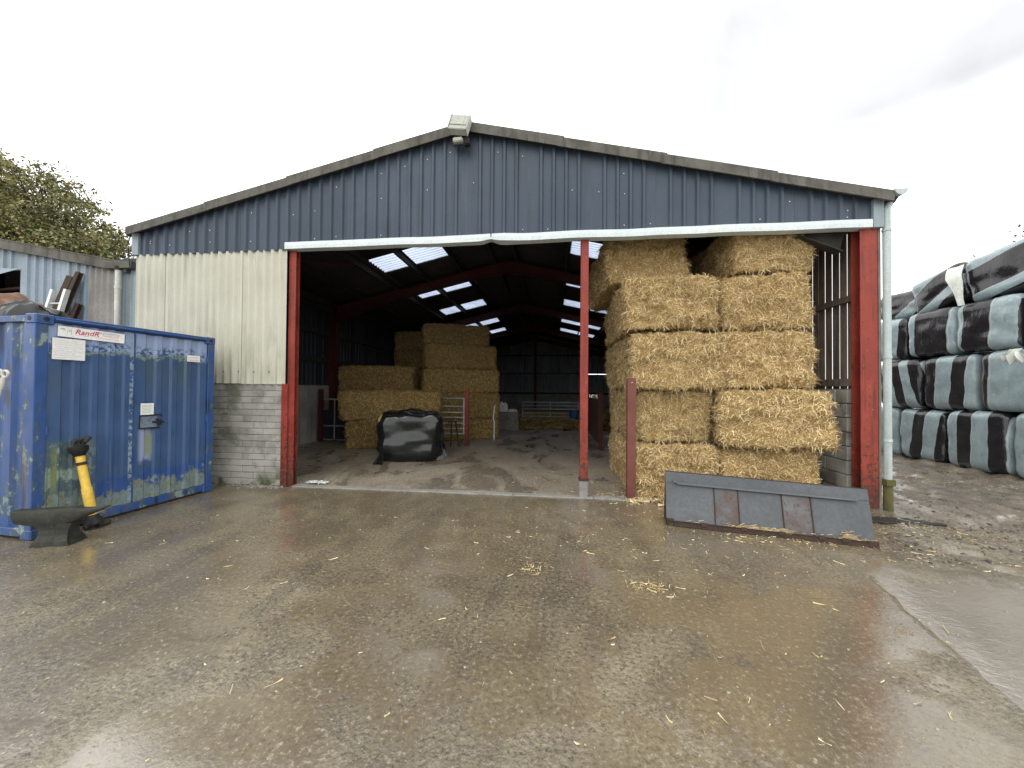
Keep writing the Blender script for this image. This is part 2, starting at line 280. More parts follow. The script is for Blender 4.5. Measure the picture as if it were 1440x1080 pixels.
POOLS = [(-.91,-2.3,.5,.3), (-1.07,-2.94,.35,.2), (-.78,-3.6,.2,.13), (-1.63,-4.3,.7,.4), (1.7,-3.0,.8,.45), (1.5,-3.75,.9,.5), (2.35,-2.5,.5,.5), (-.7,-1.21,.4,.2), (1.74,-1.63,.6,.25)]
def mk_ground(name, wet, kind):
    a = Mat(name); g = a.n('ShaderNodeNewGeometry'); P = g.outputs['Position']; x, y, z = a.sep(P)
    big = a.noise(.55, 5, .6, vec=P); mid = a.noise(2.4, 6, .65, vec=P); fine = a.noise(38, 5, .7, vec=P); vf = a.noise(130, 3, .6, vec=P)
    if kind == 'yard':
        col = a.ramp(big, [(.34, (.145,.118,.068)), (.52, (.21,.175,.106)), (.68, (.285,.24,.155))])
        col = a.mix(a.rng(mid, .42, .66, 0, .7), col, (.10,.072,.04))
        mud = a.math('MULTIPLY', a.rng(x, 4.3, 6), .85); col = a.mix(mud, col, a.ramp(mid, [(.35, (.075,.055,.042)), (.65, (.22,.18,.14))]))
        # tyre sweeps and cracks: soft dark arcs across the concrete
        sw = a.noise(.9, 3, .5, (1.8, .35, 1), vec=P, dist=.9); col = a.mix(a.rng(sw, .52, .6, 0, .4), col, (.062,.052,.042))
    else:
        col = a.ramp(big, [(.3, (.20,.165,.12)), (.55, (.34,.29,.22)), (.75, (.48,.43,.34))])
        sw = a.noise(1.1, 5, .6, (1.1, .55, 1), vec=P, dist=.6); col = a.mix(a.rng(a.math('ADD', sw, a.math('MULTIPLY', fine, .12)), .56, .66, 0, .6), col, (.09,.078,.06))
    vor = a.n('ShaderNodeTexVoronoi'); vor.inputs['Scale'].default_value = 46; a.l(P, vor.inputs['Vector'])
    grit = a.noise(32, 5, .75, vec=P)
    col = a.mix(a.rng(grit, .47, .39, 0, .8), col, (.04,.028,.016)); col = a.mix(a.rng(grit, .54, .64, 0, .7), col, (.36,.30,.21))
    col = a.mix(a.rng(fine, .42, .62, 0, .4), col, (.05,.04,.03)); col = a.mix(a.rng(vf, .58, .72, 0, .55), col, (.36,.33,.27))
    vr = a.n('ShaderNodeTexVoronoi'); vr.inputs['Scale'].default_value = 17; a.l(P, vr.inputs['Vector'])
    sp = a.math('MULTIPLY', a.rng(vr.outputs['Distance'], .16, .10), a.rng(a.sep(vr.outputs['Color'])[0], .86, .9)); col = a.mix(a.math('MULTIPLY', sp, .8), col, (.5,.46,.38))
    a.color(col)
    h = a.math('ADD', a.math('MULTIPLY', fine, .5), a.math('ADD', a.math('MULTIPLY', vor.outputs['Distance'], .3), a.math('ADD', a.math('MULTIPLY', mid, .9), a.math('MULTIPLY', grit, 1.3))))
    if wet:
        # standing water film in the hollows: smoother and shinier
        ed = a.math('ADD', a.math('MULTIPLY', a.noise(2.6, 6, .7, vec=P), 2.2), a.math('MULTIPLY', grit, 1.0))
        film = None
        for (px_, py_, sx_, sy_) in POOLS:
            dx = a.math('DIVIDE', a.math('SUBTRACT', x, px_), sx_); dy = a.math('DIVIDE', a.math('SUBTRACT', y, py_), sy_)
            d2 = a.math('ADD', a.math('MULTIPLY', dx, dx), a.math('MULTIPLY', dy, dy)); f_ = a.rng(a.math('ADD', d2, ed), 2.75, 2.0)
            film = f_ if film is None else a.math('MAXIMUM', film, f_)
        broad = a.rng(a.math('ADD', a.noise(.9, 6, .66, vec=P), a.math('MULTIPLY', grit, .18)), .565, .64, 0, .85)
        film = a.math('MAXIMUM', film, broad)
        film = a.math('MULTIPLY', film, a.rng(a.math('ADD', grit, a.math('MULTIPLY', a.noise(6, 5, .7, vec=P), .5)), .88, .81))
        a.l(a.rng(film, 0, 1, .55, 1), a.b.inputs['Coat Weight']); a.b.inputs['Coat IOR'].default_value = 2.2; a.b.inputs['Specular IOR Level'].default_value = .3
        a.l(a.rng(film, 0, 1, .13, .02), a.b.inputs['Coat Roughness'])
        a.l(a.mix(a.math('MULTIPLY', film, .5), col, (.15,.115,.068)), a.b.inputs['Base Color'])
        a.rough(.5)
        b1 = a.n('ShaderNodeBump'); b1.inputs['Distance'].default_value = .014; a.l(h, b1.inputs['Height']); a.l(a.rng(film, 0, 1, .9, .3), b1.inputs['Strength']); a.l(b1.outputs[0], a.b.inputs['Normal'])
        b2 = a.n('ShaderNodeBump'); b2.inputs['Distance'].default_value = .011; a.l(h, b2.inputs['Height']); a.l(a.rng(film, 0, 1, .42, .06), b2.inputs['Strength']); a.l(b2.outputs[0], a.b.inputs['Coat Normal'])
    else:
        a.rough(a.rng(sw, .46, .6, .6, .22)); a.bump(h, .35, .008)
    return a.m
m_yard = mk_ground('wet_yard_concrete', True, 'yard'); m_floor = mk_ground('barn_floor_concrete', False, 'floor')
def mk_water():
    a = Mat('muddy_puddle_water'); g = a.n('ShaderNodeNewGeometry'); P = g.outputs['Position']
    n = a.noise(1.5, 4, .6, vec=P); a.color(a.ramp(n, [(.35, (.15,.115,.07)), (.7, (.22,.175,.115))])); a.rough(.5)
    a.b.inputs['Coat Weight'].default_value = 1; a.b.inputs['Coat Roughness'].default_value = .04; a.b.inputs['Coat IOR'].default_value=3.6; a.b.inputs['IOR'].default_value=2.2
    r = a.math('ADD', a.noise(8, 3, .6, (1, 2.0, 1), vec=P, dist=.9), a.math('MULTIPLY', a.noise(34, 3, .6, (1, 1.6, 1), vec=P), .3)); a.bump(r, .22, .02, coat=True); return a.m
m_water = mk_water()
def mk_leaf(name, c1, c2, c3):
    a = Mat(name); g = a.n('ShaderNodeNewGeometry'); n = a.noise(.5, 3)
    v = a.math('ADD', a.math('MULTIPLY', g.outputs['Random Per Island'], .6), a.math('MULTIPLY', n, .5))
    a.color(a.ramp(v, [(.25, c1), (.55, c2), (.85, c3)])); a.rough(.6); a.set(Transmission_Weight=0.0)
    a.b.inputs['Subsurface Weight'].default_value = 0; return a.m
m_leaf = mk_leaf('autumn_green_leaves', (.045,.055,.014), (.13,.135,.04), (.27,.225,.085))
m_leaf2 = mk_leaf('brown_mauve_leaves', (.08,.06,.05), (.13,.10,.08), (.2,.17,.12))

# ------------------------------------------------------------------ mesh helpers
def fast(name, V, Fq, mat, smooth=False):
    """V (n,3) Fq (m,k) -> mesh"""
    V = np.asarray(V, dtype=np.float32); Fq = np.asarray(Fq, dtype=np.int32); k = Fq.shape[1]
    me = bpy.data.meshes.new(name); me.vertices.add(len(V)); me.vertices.foreach_set('co', V.ravel())
    me.loops.add(Fq.size); me.loops.foreach_set('vertex_index', Fq.ravel())
    me.polygons.add(len(Fq)); me.polygons.foreach_set('loop_start', np.arange(0, Fq.size, k, dtype=np.int32))
    me.update(calc_edges=True); me.validate()
    if smooth: me.polygons.foreach_set('use_smooth', [True]*len(me.polygons))
    me.materials.append(mat); return me
class MB:
    def __init__(s): s.v = []; s.f = []
    def add(s, vs, fs):
        o = len(s.v); s.v += [tuple(q) for q in vs]; s.f += [tuple(i+o for i in f) for f in fs]; return s
    def box(s, x0, x1, y0, y1, z0, z1, M_=None):
        vs = [Vector((x, y, z)) for z in (z0, z1) for y in (y0, y1) for x in (x0, x1)]
        if M_ is not None: vs = [M_ @ v for v in vs]
        return s.add(vs, [(0,2,3,1), (4,5,7,6), (0,1,5,4), (2,6,7,3), (0,4,6,2), (1,3,7,5)])
    def cbox(s, x0, x1, y0, y1, z0, z1, c=.006, M_=None):
        bm = bmesh.new(); bmesh.ops.create_cube(bm, size=1)
        for v in bm.verts: v.co = Vector(((x0+x1)/2+v.co.x*(x1-x0), (y0+y1)/2+v.co.y*(y1-y0), (z0+z1)/2+v.co.z*(z1-z0)))
        bmesh.ops.bevel(bm, geom=bm.edges[:], offset=c, segments=1, affect='EDGES')
        if M_ is not None: bmesh.ops.transform(bm, matrix=M_, verts=bm.verts)
        bm.verts.index_update(); s.add([v.co for v in bm.verts], [[v.index for v in f.verts] for f in bm.faces]); bm.free(); return s
    def tube(s, pts, r, n=10, caps=True):
        pts = [Vector(q) for q in pts]; rs = r if isinstance(r, (list, tuple)) else [r]*len(pts); o = len(s.v); pv = None
        for i, p_ in enumerate(pts):
            t = (pts[min(i+1, len(pts)-1)]-pts[max(i-1, 0)]).normalized()
            if pv is None: a = t.orthogonal().normalized()
            else: a = (pv-t*pv.dot(t)).normalized()
            pv = a; b = t.cross(a)
            for k in range(n):
                an = 2*math.pi*k/n; s.v.append(tuple(p_+(a*math.cos(an)+b*math.sin(an))*rs[i]))
        for i in range(len(pts)-1):
            for k in range(n): s.f.append((o+i*n+k, o+i*n+(k+1)%n, o+(i+1)*n+(k+1)%n, o+(i+1)*n+k))
        if caps: s.f.append(tuple(o+k for k in range(n))[::-1]); s.f.append(tuple(o+(len(pts)-1)*n+k for k in range(n)))
        return s
    def prism(s, poly, a, b, fn):
        """poly: 2D outline; fn(u,v,w) -> 3D; extruded between w=a and w=b"""
        n = len(poly); o = len(s.v)
        for w in (a, b):
            for u, v in poly: s.v.append(tuple(fn(u, v, w)))
        s.f.append(tuple(o+i for i in range(n))[::-1]); s.f.append(tuple(o+n+i for i in range(n)))
        for i in range(n): s.f.append((o+i, o+(i+1)%n, o+n+(i+1)%n, o+n+i))
        return s
    def mesh(s, name, mat, smooth=False):
        me = bpy.data.meshes.new(name); me.from_pydata(s.v, [], s.f); me.materials.append(mat); me.validate()
        bm = bmesh.new(); bm.from_mesh(me); bmesh.ops.recalc_face_normals(bm, faces=bm.faces); bm.to_mesh(me); bm.free()
        if smooth:
            for p_ in me.polygons: p_.use_smooth = True
            try: me.set_sharp_from_angle(angle=R(40))
            except Exception: pass
        return me
    def obj(s, name, mat, parent=None, smooth=False): return ob(name, s.mesh(name, mat, smooth), parent)
def ob(name, me, parent=None, loc=None, rot=None):
    o = bpy.data.objects.new(name, me); COL.objects.link(o)
    if parent: o.parent = parent
    if loc is not None: o.location = loc
    if rot is not None: o.rotation_euler = rot
    return o
def tag(o, label, cat, group=None):
    o['label'] = label; o['category'] = cat
    if group: o['group'] = group
    return o
def thing(name, label, cat, loc=(0,0,0), rz=0, group=None):
    o = bpy.data.objects.new(name, None); COL.objects.link(o); o.location = loc; o.rotation_euler = (0,0,rz); o.empty_display_size = .2
    return tag(o, label, cat, group)
def stuff(o): o['kind'] = 'stuff'; return o
def struct(o): o['kind'] = 'structure'; return o
def copy_tree(o, parent=None):
    c = o.copy(); COL.objects.link(c); c.parent = parent
    for ch in list(o.children): copy_tree(ch, c)
    return c
def fbm(x, y, s, seed=0, oct=3):
    v = 0; a = 1
    for k in range(oct): v += a*mn.noise(Vector((x*s+seed*17.3, y*s-seed*9.1, k*5.7+seed))); s *= 2.1; a *= .5
    return v
def vnoise(X, Y, cell, seed):
    """vectorised smooth value noise"""
    g = np.random.default_rng(seed).random((256, 256)).astype(np.float32)
    u = X/cell; v = Y/cell; i = np.floor(u).astype(int); j = np.floor(v).astype(int); fu = u-i; fv = v-j
    fu = fu*fu*(3-2*fu); fv = fv*fv*(3-2*fv); A = lambda a, b: g[a % 256, b % 256]
    return (A(i,j)*(1-fu)+A(i+1,j)*fu)*(1-fv)+(A(i,j+1)*(1-fu)+A(i+1,j+1)*fu)*fv-.5
def sstep(x, a, b):
    t = np.clip((x-a)/(b-a), 0, 1); return t*t*(3-2*t)

# ------------------------------------------------------------------ ground
XR, ZR, SL = -1.42, 6.0, .2345            # ridge x, ridge height, roof slope
XL, XE = -7.62, 4.76                       # barn ends
YB = 22.3                                  # back wall
def zroof(x): return ZR-SL*abs(x-XR)
def yard_h(X, Y):
    h = .006*vnoise(X, Y, 1.3, 1)+.004*vnoise(X, Y, .35, 2)+.003*vnoise(X, Y, .14, 3)
    mud = sstep(X, 4.6, 5.6)*(1-sstep(X, 12, 13))
    rut = np.abs(np.sin((Y*.9-X*.45+.9*vnoise(X, Y, 2.0, 5))*2.2))
    h = h+mud*(.08*vnoise(X, Y, .8, 6)+.07*vnoise(X, Y, .25, 7)+.045*vnoise(X, Y, .12, 8)-.06*(1-sstep(rut, 0, .35))+.03)
    near = sstep(X, 3.0, 4.2)*(1-mud)*sstep(Y, -2.3, -1.7)
    h = h+near*(.05*vnoise(X, Y, .3, 9)+.035*vnoise(X, Y, .11, 10)+.015)
    # puddle hollow right of the slab edge
    ex = 2.87+(Y+2.27)*.255+.05*vnoise(X, Y, .3, 12)+.03*vnoise(X, Y, .09, 14)
    inside = sstep(X-ex, 0, .05)*(1-sstep(Y+.45*vnoise(X, Y, .9, 13)+.15*vnoise(X, Y, .25, 15), -2.35, -1.95))*(1-sstep(X+.6*vnoise(X,Y,1.1,16), 5.2, 6.2))
    h = h*(1-inside)-inside*(.045-.02*vnoise(X, Y, .5, 17))
    return h
def grid(name, xs, ys, hf, mat, smooth=True):
    X, Y = np.meshgrid(xs, ys); Z = hf(X, Y); V = np.stack([X, Y, Z], -1).reshape(-1, 3); nx = len(xs)
    i = np.arange(len(ys)-1)[:, None]*nx+np.arange(nx-1)[None, :]; i = i.ravel()
    return fast(name, V, np.stack([i, i+1, i+nx+1, i+nx], -1), mat, smooth)
xs = np.concatenate([[-600, -200, -80, -40, -22], np.arange(-14, 2.2, .09), np.arange(2.2, 6, .035), np.arange(6, 13, .07), [16, 24, 40, 90, 250, 600]])
ys = np.concatenate([[-600, -200, -60, -20, -9], np.arange(-6, -1.2, .035), np.arange(-1.2, 6, .07), [6.6, 8, 10, 14, 20, 24, 40, 90, 250, 600, 1200]])
def gh(X, Y):
    h = yard_h(X, Y); ins = (X > XL+.1)*(X < XE-.15)*(Y > .0)*(Y < YB); return np.where(ins, -.05, h)
struct(ob('yard_ground', grid('yard_ground', xs, ys, gh, m_yard)))
me = grid('puddle', np.array([2.2, 2.6, 3, 4, 5, 6.3]), np.array([-6.2, -4, -3, -2, -1.6]), lambda X, Y: X*0-.022, m_water); struct(ob('puddle', me))
me = grid('barn_floor', np.arange(XL+.12, XE-.1, .2), np.arange(.1, YB-.05, .2), lambda X, Y: .008+.004*vnoise(X, Y, .8, 21), m_floor); struct(ob('barn_floor', me))
b = MB()
for i in range(7):
    x0 = XL+3.16+i*1.28; x1 = min(x0+1.275, 4.4); b.cbox(x0, x1, -.03+.006*(i%2), .115, -.08, .016+.003*(i % 3), .006)
struct(b.obj('threshold_kerb', m_conc))

# ------------------------------------------------------------------ barn
barn = thing('barn', 'large open fronted farm barn with slate blue gable, red steel posts and cream side sheets', 'barn')
def profile_sheet(x0, x1, zlo, zhi_fn, y=-.0, pitch=.2, rib=.034, foot=.075, top=.036, corr=False, name='cladding_sheet', mat=None, parent=None, flip=1, xy=None, thick=.004):
    """vertical trapezoid or round corrugated sheet; xy maps (along, out) to world x,y"""
    pts = [(x0, 0)]
    if corr:
        n = max(4, int((x1-x0)/pitch*8)); pts = [(x0+(x1-x0)*i/n, .5*rib*(1-math.cos(2*math.pi*(x0+(x1-x0)*i/n)/pitch))) for i in range(n+1)]
    else:
        k = math.ceil(x0/pitch); 
        while k*pitch+foot/2 < x1+1e-6:
            c = k*pitch
            if c-foot/2 > x0-1e-6: pts += [(c-foot/2, 0), (c-top/2, rib), (c+top/2, rib), (c+foot/2, 0)]
            k += 1
        pts.append((x1, 0))
    if xy is None: xy = lambda u, o: (u, y-o*flip)
    V = []; Fc = []; n = len(pts)
    for off in (0, thick):
        for (u, o) in pts:
            X_, Y_ = xy(u, o-off); V.append((X_, Y_, zlo))
        for (u, o) in pts:
            X_, Y_ = xy(u, o-off); V.append((X_, Y_, zhi_fn(u)))
    for i in range(n-1): Fc.append((i, i+1, n+i+1, n+i)); Fc.append((2*n+i+1, 2*n+i, 3*n+i, 3*n+i+1)); Fc.append((i, 2*n+i, 2*n+i+1, i+1)); Fc.append((n+i, n+i+1, 3*n+i+1, 3*n+i))
    Fc += [(0, n, 3*n, 2*n), (n-1, 3*n-1, 4*n-1, 2*n-1)]
    return MB().add(V, Fc).obj(name, mat, parent)
# gable sheets, 1 m cover each
u = XL+.1; i = 0
while u < XE-.13:
    u1 = min(u+1.0, XE-.12)
    lo = 4.105 if u1 < -4.2 else 4.19
    top = (lambda x: zroof(x)-.03)
    if u < XR < u1:
        profile_sheet(u, XR, lo, top, y=-.010, mat=m_clad, parent=barn); u = XR; continue
    profile_sheet(u, u1, lo, top, y=-.010-.003*(i % 2), mat=m_clad, parent=barn); u = u1; i += 1
b = MB(); 
for x0, x1 in ((XL-.03, XL+.1), (XE-.14, XE-.0)): MB().cbox(x0, x1, -.055, .05, 4.105, zroof((x0+x1)/2)-.05, .004).obj('corner_flashing', m_flash, barn)
b = MB()
for x in np.arange(XL+.3, XE-.2, .4):
    for z in (4.29+rnd.uniform(-.02,.02), zroof(x)-.3, 4.29+(zroof(x)-4.5)*.55):
        if rnd.random() < .5 or z < 4.2: continue
        xx = round(x/.2)*.2+.1+rnd.uniform(-.01,.01); b.tube([(xx, -.012, z), (xx, -.024, z)], .008, 6)
for x in np.arange(XL+.3, XE-.2, 1.22): b.tube([(x, -.118, zroof(x)-.05), (x, -.128, zroof(x)-.05)], .013, 6)
stuff(b.obj('fixing_screws', m_lint, barn))
# cream fibre cement sheets on the left of the front
for i, (x0, x1) in enumerate(((XL, -7.02), (-7.02, -6.27), (-6.27, -5.45), (-5.45, -4.6))):
    profile_sheet(x0+.002, x1-.002, 1.775-.01*(i % 2), lambda x: 4.12, y=.012+.004*(i % 2), corr=True, pitch=.146, rib=.042, name='fibre_cement_sheet', mat=m_beige, parent=barn, thick=.007)
b = MB()
for x in np.arange(XL+.4, -4.7, .29): b.tube([(x, -.02, 1.98), (x, -.045, 1.98)], .009, 6)
stuff(b.obj('sheet_bolts', m_purlin, barn))
# block wall under them
bw = MB().box(XL+.01, -4.68,   .018, .135, -.05, 1.765).obj('block_wall', m_mortar, barn)
blocks = [MB().cbox(-.213, .213, 0, .1, -.05, .05, rnd.uniform(.004,.007)).mesh('block', m_block) for _ in range(3)]
hblock = MB().cbox(-.1, .1, 0, .1, -.05, .05, .008).mesh('block', m_block)
H = .1103
for r_ in range(16):
    z = H/2+r_*H-.003; off = (r_ % 2)*.22+rnd.uniform(-.03,.03)
    x = XL+off
    while x < -4.68:
        a0 = max(x, XL+.005); a1 = min(x+.43, -4.69)
        if a1-a0 > .06:
            o = ob('block', blocks[rnd.randrange(3)], bw, ((a0+a1)/2, .012+rnd.uniform(-.004,.004), z)); o.scale = ((a1-a0)/.43, 1, 1)
        x += .434
# posts
def isec(b, x, y, z0, z1, w=.25, d=.3, t=.014, web='y'):
    if web == 'y':
        b.box(x-w/2, x+w/2, y, y+t, z0, z1); b.box(x-w/2, x+w/2, y+d-t, y+d, z0, z1); b.box(x-t/2, x+t/2, y+t, y+d-t, z0, z1)
    else:
        b.box(x-d/2, x-d/2+t, y-w/2, y+w/2, z0, z1); b.box(x+d/2-t, x+d/2, y-w/2, y+w/2, z0, z1); b.box(x-d/2+t, x+d/2-t, y-t/2, y+t/2, z0, z1)
b = MB(); isec(b, 4.595, .0, -.03, 4.5, .23, .17); b.obj('steel_post', m_red, barn)
b = MB(); isec(b, -4.535, .03, -.03, 4.5, .13, .10); b.obj('steel_post', m_red, barn)
b = MB(); b.cbox(-4.69, -4.575, .0, .028, -.02, 1.775, .003); b.obj('post_plate', m_red, barn)
po = MB().cbox(.44, .565, .03, .14, .285, 4.12, .008).obj('steel_post', m_red, barn)
MB().cbox(.425, .58, .012, .155, .27, .30, .003).obj('base_plate', m_rust, po)
MB().cbox(.43, .57, .02, .15, -.05, .268, .012).obj('concrete_stub', m_conc, barn)
b = MB(); isec(b, 1.235, .02, -.03, 1.9, .125, .12, .012); b.obj('short_steel_post', grimy('faded_brown_red_steel', (.13,.045,.035), (.17,.065,.05), (.09,.045,.035), scale=5, rough=(.6,.8), dirt_amt=.6), barn)
MB().box(4.715, 4.745, -.01, .05, .03, 4.1).obj('timber_batten', m_wood, barn)
# lintel flashing with its dent
xsL = [-4.62+9.22*i/120 for i in range(121)]; V = []; Fc = []
for x in xsL:
    d = math.exp(-((x+1.02)/.10)**2); d2 = math.exp(-((x+.82)/.22)**2); sg = .012*mn.noise(Vector((x*1.3, 0, 0)))
    yf = -.065-.045*d2+.05*d; zt = 4.222+sg+.022*d-.01*d2; zb = 4.107+sg+.05*d-.012*d2
    V += [(x, -.02, zt+.004), (x, yf, zt), (x, yf-.004, (zt+zb)/2+.02*d), (x, yf, zb), (x, .10, zb+.006), (x, .10, zb+.014), (x, yf+.006, zb+.01), (x, yf+.006, zt-.008), (x, -.02, zt-.006)]
for i in range(120):
    for k in range(9): Fc.append((i*9+k, (i+1)*9+k, (i+1)*9+(k+1) % 9, i*9+(k+1) % 9))
Fc += [tuple(range(9)), tuple(120*9+k for k in range(8, -1, -1))]
MB().add(V, Fc).obj('lintel_flashing', m_lint, barn)
# verge capping: overlapping fibre cement angles
def slope_map(side):
    c = math.cos(math.atan(SL)); s_ = math.sin(math.atan(SL))
    return lambda l, h: (XR+side*(l*c+h*s_), ZR-l*s_+h*c)          # l down the slope, h above the sheet
for side, end in ((-1, 6.42), (1, 6.42)):
    fm = slope_map(side); n = 4; seg = end/n
    for k in range(n):
        a0 = k*seg-(.06 if k else 0); a1 = (k+1)*seg; up_ = .006*(n-k)*.5
        poly = [(-.125-.004*k % 2, -.12), (-.125, .026), (.14, .026), (.14, .016), (-.112, .016), (-.112, -.12)]
        b = MB(); V = []
        for l in (a0, a1):
            tl = up_+(.012 if l == a1 else 0)
            for (yy, hh) in poly:
                X_, Z_ = fm(l, hh+tl*(1 if hh > 0 else .4)+.012); V.append((X_, yy-.01+(-.006 if l == a1 else 0), Z_))
        Fc = [(i, (i+1) % 6, 6+(i+1) % 6, 6+i) for i in range(6)]+[tuple(range(5, -1, -1)), tuple(range(6, 12))]
        b.add(V, Fc).obj('verge_capping', m_verge, barn)
# roof sheets and rooflights (columns down the barn)
def roof_sheet(x0, x1, w, mat, nm):
    """corrugated across y, local origin at y=0; x0,x1 world x of upper/lower edge"""
    n = max(6, int(w/.146*6)); V = []; Fc = []
    for j in range(n+1):
        y = w*j/n; h = .028*math.cos(2*math.pi*y/.146)
        for x in (x0, x1): V.append((x, y, zroof(x)+h-.02)); V.append((x, y, zroof(x)+h-.026))
    for j in range(n):
        a = j*4; c = a+4; Fc += [(a, c, c+2, a+2), (a+1, a+3, c+3, c+1), (a, a+1, c+1, c), (a+2, c+2, c+3, a+3)]
    return fast(nm, V, Fc, mat, True)
CW = 1.03; starts = [-.1]+[.31+CW*k for k in range(22)]
lights = {4, 7, 10, 14, 17}
for side in (-1, 1):
    q = lambda d: XR+side*d
    bands = [(.0, 1.47), (1.47, 3.60), (3.60, 6.33)] if side < 0 else [(.0, 1.9), (1.9, 4.05), (4.05, 6.33)]
    meshes = {}
    for bi, (d0, d1) in enumerate(bands):
        for k, y0 in enumerate(starts):
            w = .41 if k == 0 else CW
            if y0+w > YB+.15: w = YB+.15-y0
            if w < .1: continue
            isl = (bi == 1 and k in lights)
            key = (bi, round(w, 2), isl)
            if key not in meshes:
                dd0 = d0-(.08 if bi else 0)
                meshes[key] = roof_sheet(q(dd0), q(d1), w+.003, m_rooflight if isl else m_roof, 'rooflight_sheet' if isl else 'roof_sheet')
            ob('rooflight_sheet' if isl else 'roof_sheet', meshes[key], barn, (0, y0, -.004*bi))
b = MB(); b.add([(XR-.22, -.05, ZR-.01), (XR, -.05, ZR+.07), (XR+.22, -.05, ZR-.01), (XR-.22, YB, ZR-.01), (XR, YB, ZR+.07), (XR+.22, YB, ZR-.01), (XR,-.05,ZR+.05),(XR,YB,ZR+.05)], [(0,1,4,3), (1,2,5,4), (0,3,7,6), (6,7,5,2)]); b.obj('ridge_capping', m_verge, barn)
# purlins
for side, ds in ((-1, (.35, 1.42, 2.58, 3.66, 4.8, 5.9)), (1, (.35, 1.84, 3.0, 4.1, 5.0, 5.9))):
    for d in ds:
        x = XR+side*d; z = zroof(x)-.055
        b = MB(); b.box(x-.03, x-.022, .05, YB-.05, z-.16, z); b.box(x-.03, x+.03, .05, YB-.05, z-.006, z+.001); b.box(x-.085, x-.022, .05, YB-.05, z-.166, z-.158)
        b.obj('purlin', m_purlin, barn)
# portal frames
FR = (.2, 5.55, 11.35, 17.1, 22.05)
for fi, y in enumerate(FR):
    for side in (-1, 1):
        fm = slope_map(side); b = MB(); t = .1
        # tapered haunch: outline in (l down the slope, h)
        outl = [(.0, -.235), (6.1, -.235), (6.1, -.80), (4.6, -.53), (1.1, -.51), (.0, -.66)]
        poly = [fm(l, h) for l, h in outl]; poly[0] = (XR, zroof(XR)-.24); poly[-1] = (XR, zroof(XR)-.62)
        b.prism(poly, y-.006, y+.006, lambda u_, v_, w_: (u_, w_, v_))
        for (p0, p1) in ((poly[0], poly[1]), (poly[-1], poly[4]), (poly[4], poly[3]), (poly[3], poly[2])):
            b.prism([(p0[0], p0[1]), (p1[0], p1[1]), (p1[0], p1[1]+.014), (p0[0], p0[1]+.014)], y-.085, y+.085, lambda u_, v_, w_: (u_, w_, v_))
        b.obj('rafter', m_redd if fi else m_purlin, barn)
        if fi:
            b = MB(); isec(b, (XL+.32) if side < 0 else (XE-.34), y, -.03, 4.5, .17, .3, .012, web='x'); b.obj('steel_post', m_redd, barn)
b = MB(); b.tube([(-6.6, .6, 4.35), (-5.15, 2.9, 4.86)], .028, 8); b.tube([(-6.9, .3, 4.3), (-4.95, .35, 4.6)], .02, 6); b.obj('roof_brace', m_redd, barn)
b = MB(); b.tube([(XE-.5, .6, 4.3), (1.2, 5.4, 5.0)], .028, 8); b.obj('roof_brace', m_redd, barn)
# left side wall
prev = MB().box(XL+.1, XL+.2, .14, YB, -.05, 1.78).obj('rendered_side_wall', m_render, barn)
for k in range(22):
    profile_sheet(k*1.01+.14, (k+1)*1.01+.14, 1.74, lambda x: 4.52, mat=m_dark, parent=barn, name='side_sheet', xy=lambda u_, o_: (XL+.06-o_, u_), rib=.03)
for z in (2.6, 3.5, 4.3): MB().box(XL+.08, XL+.2, .15, YB-.05, z-.07, z+.07).obj('side_rail', m_purlin, barn)
# right side: block wall, boards, rails
rw = MB().box(XE-.18, XE-.09, .26, YB, -.05, 1.76).obj('side_block_wall', m_mortar, barn)
sblk = [MB().cbox(-.1, .0, -.215, .215, -.104, .104, .009).mesh('block', m_block) for _ in range(2)]
for r_ in range(8):
    y = .27-(r_ % 2)*.22
    while y < 3.1:
        a0 = max(y, .26); a1 = y+.44
        if a1-a0 > .08:
            o = ob('block', sblk[rnd.randrange(2)], rw, (XE-.17+rnd.uniform(-.003,.003), (a0+a1)/2, .11+r_*.2185)); o.scale = (1, (a1-a0-.006)/.43, 1)
        y += .445
board = [MB().cbox(-.007, .007, -.0695, .0695, 1.70, 4.42, .003).mesh('wall_board', m_wood) for _ in range(2)]
for k in range(24): ob('wall_board', board[k % 2], barn, (XE-.055, .3+k*.158+rnd.uniform(-.006,.006), rnd.uniform(-.02,.02)))
b = MB()
for k in range(24, 139): b.box(XE-.066, XE-.044, .3+k*.158-.069, .3+k*.158+.069, 1.7, 4.42)
stuff(b.obj('wall_boards', m_wood, barn))
for z, h in ((1.86, .06), (3.18, .05), (4.3, .06)): MB().cbox(XE-.135, XE-.068, .27, YB-.05, z-h, z+h, .004).obj('side_rail', m_wood, barn)
# back wall
k = 0; x = XL+.1
while x < XE-.2:
    x1 = min(x+1.0, XE-.12); gap = x > 2.5
    if x < XR < x1: x1 = XR
    profile_sheet(x, x1, 2.98 if not gap else 2.92, lambda q_: zroof(q_)-.05, y=YB+.02, mat=m_backclad, parent=barn, name='back_sheet')
    profile_sheet(x, x1, 1.42, (lambda q_: 3.02) if not gap else (lambda q_: 2.85), y=YB+.026, mat=m_backclad, parent=barn, name='back_sheet'); x = x1
for z in (2.98, 1.42, 4.3): MB().box(XL+.2, XE-.2, YB-.14, YB-.02, z-.09 if z != 4.3 else z-.05, z+.05 if z < 2.5 or z > 4 else z-.02).obj('side_rail', m_purlin, barn)
b = MB(); b.box(XL+.2, 2.8, YB-.02, YB+.1, -.05, 1.5); b.box(3.4, XE-.2, YB-.02, YB+.1, -.05, 1.5); b.box(2.8, 3.4, YB-.02, YB+.1, -.05, .6); b.obj('back_block_wall', m_conc, barn)
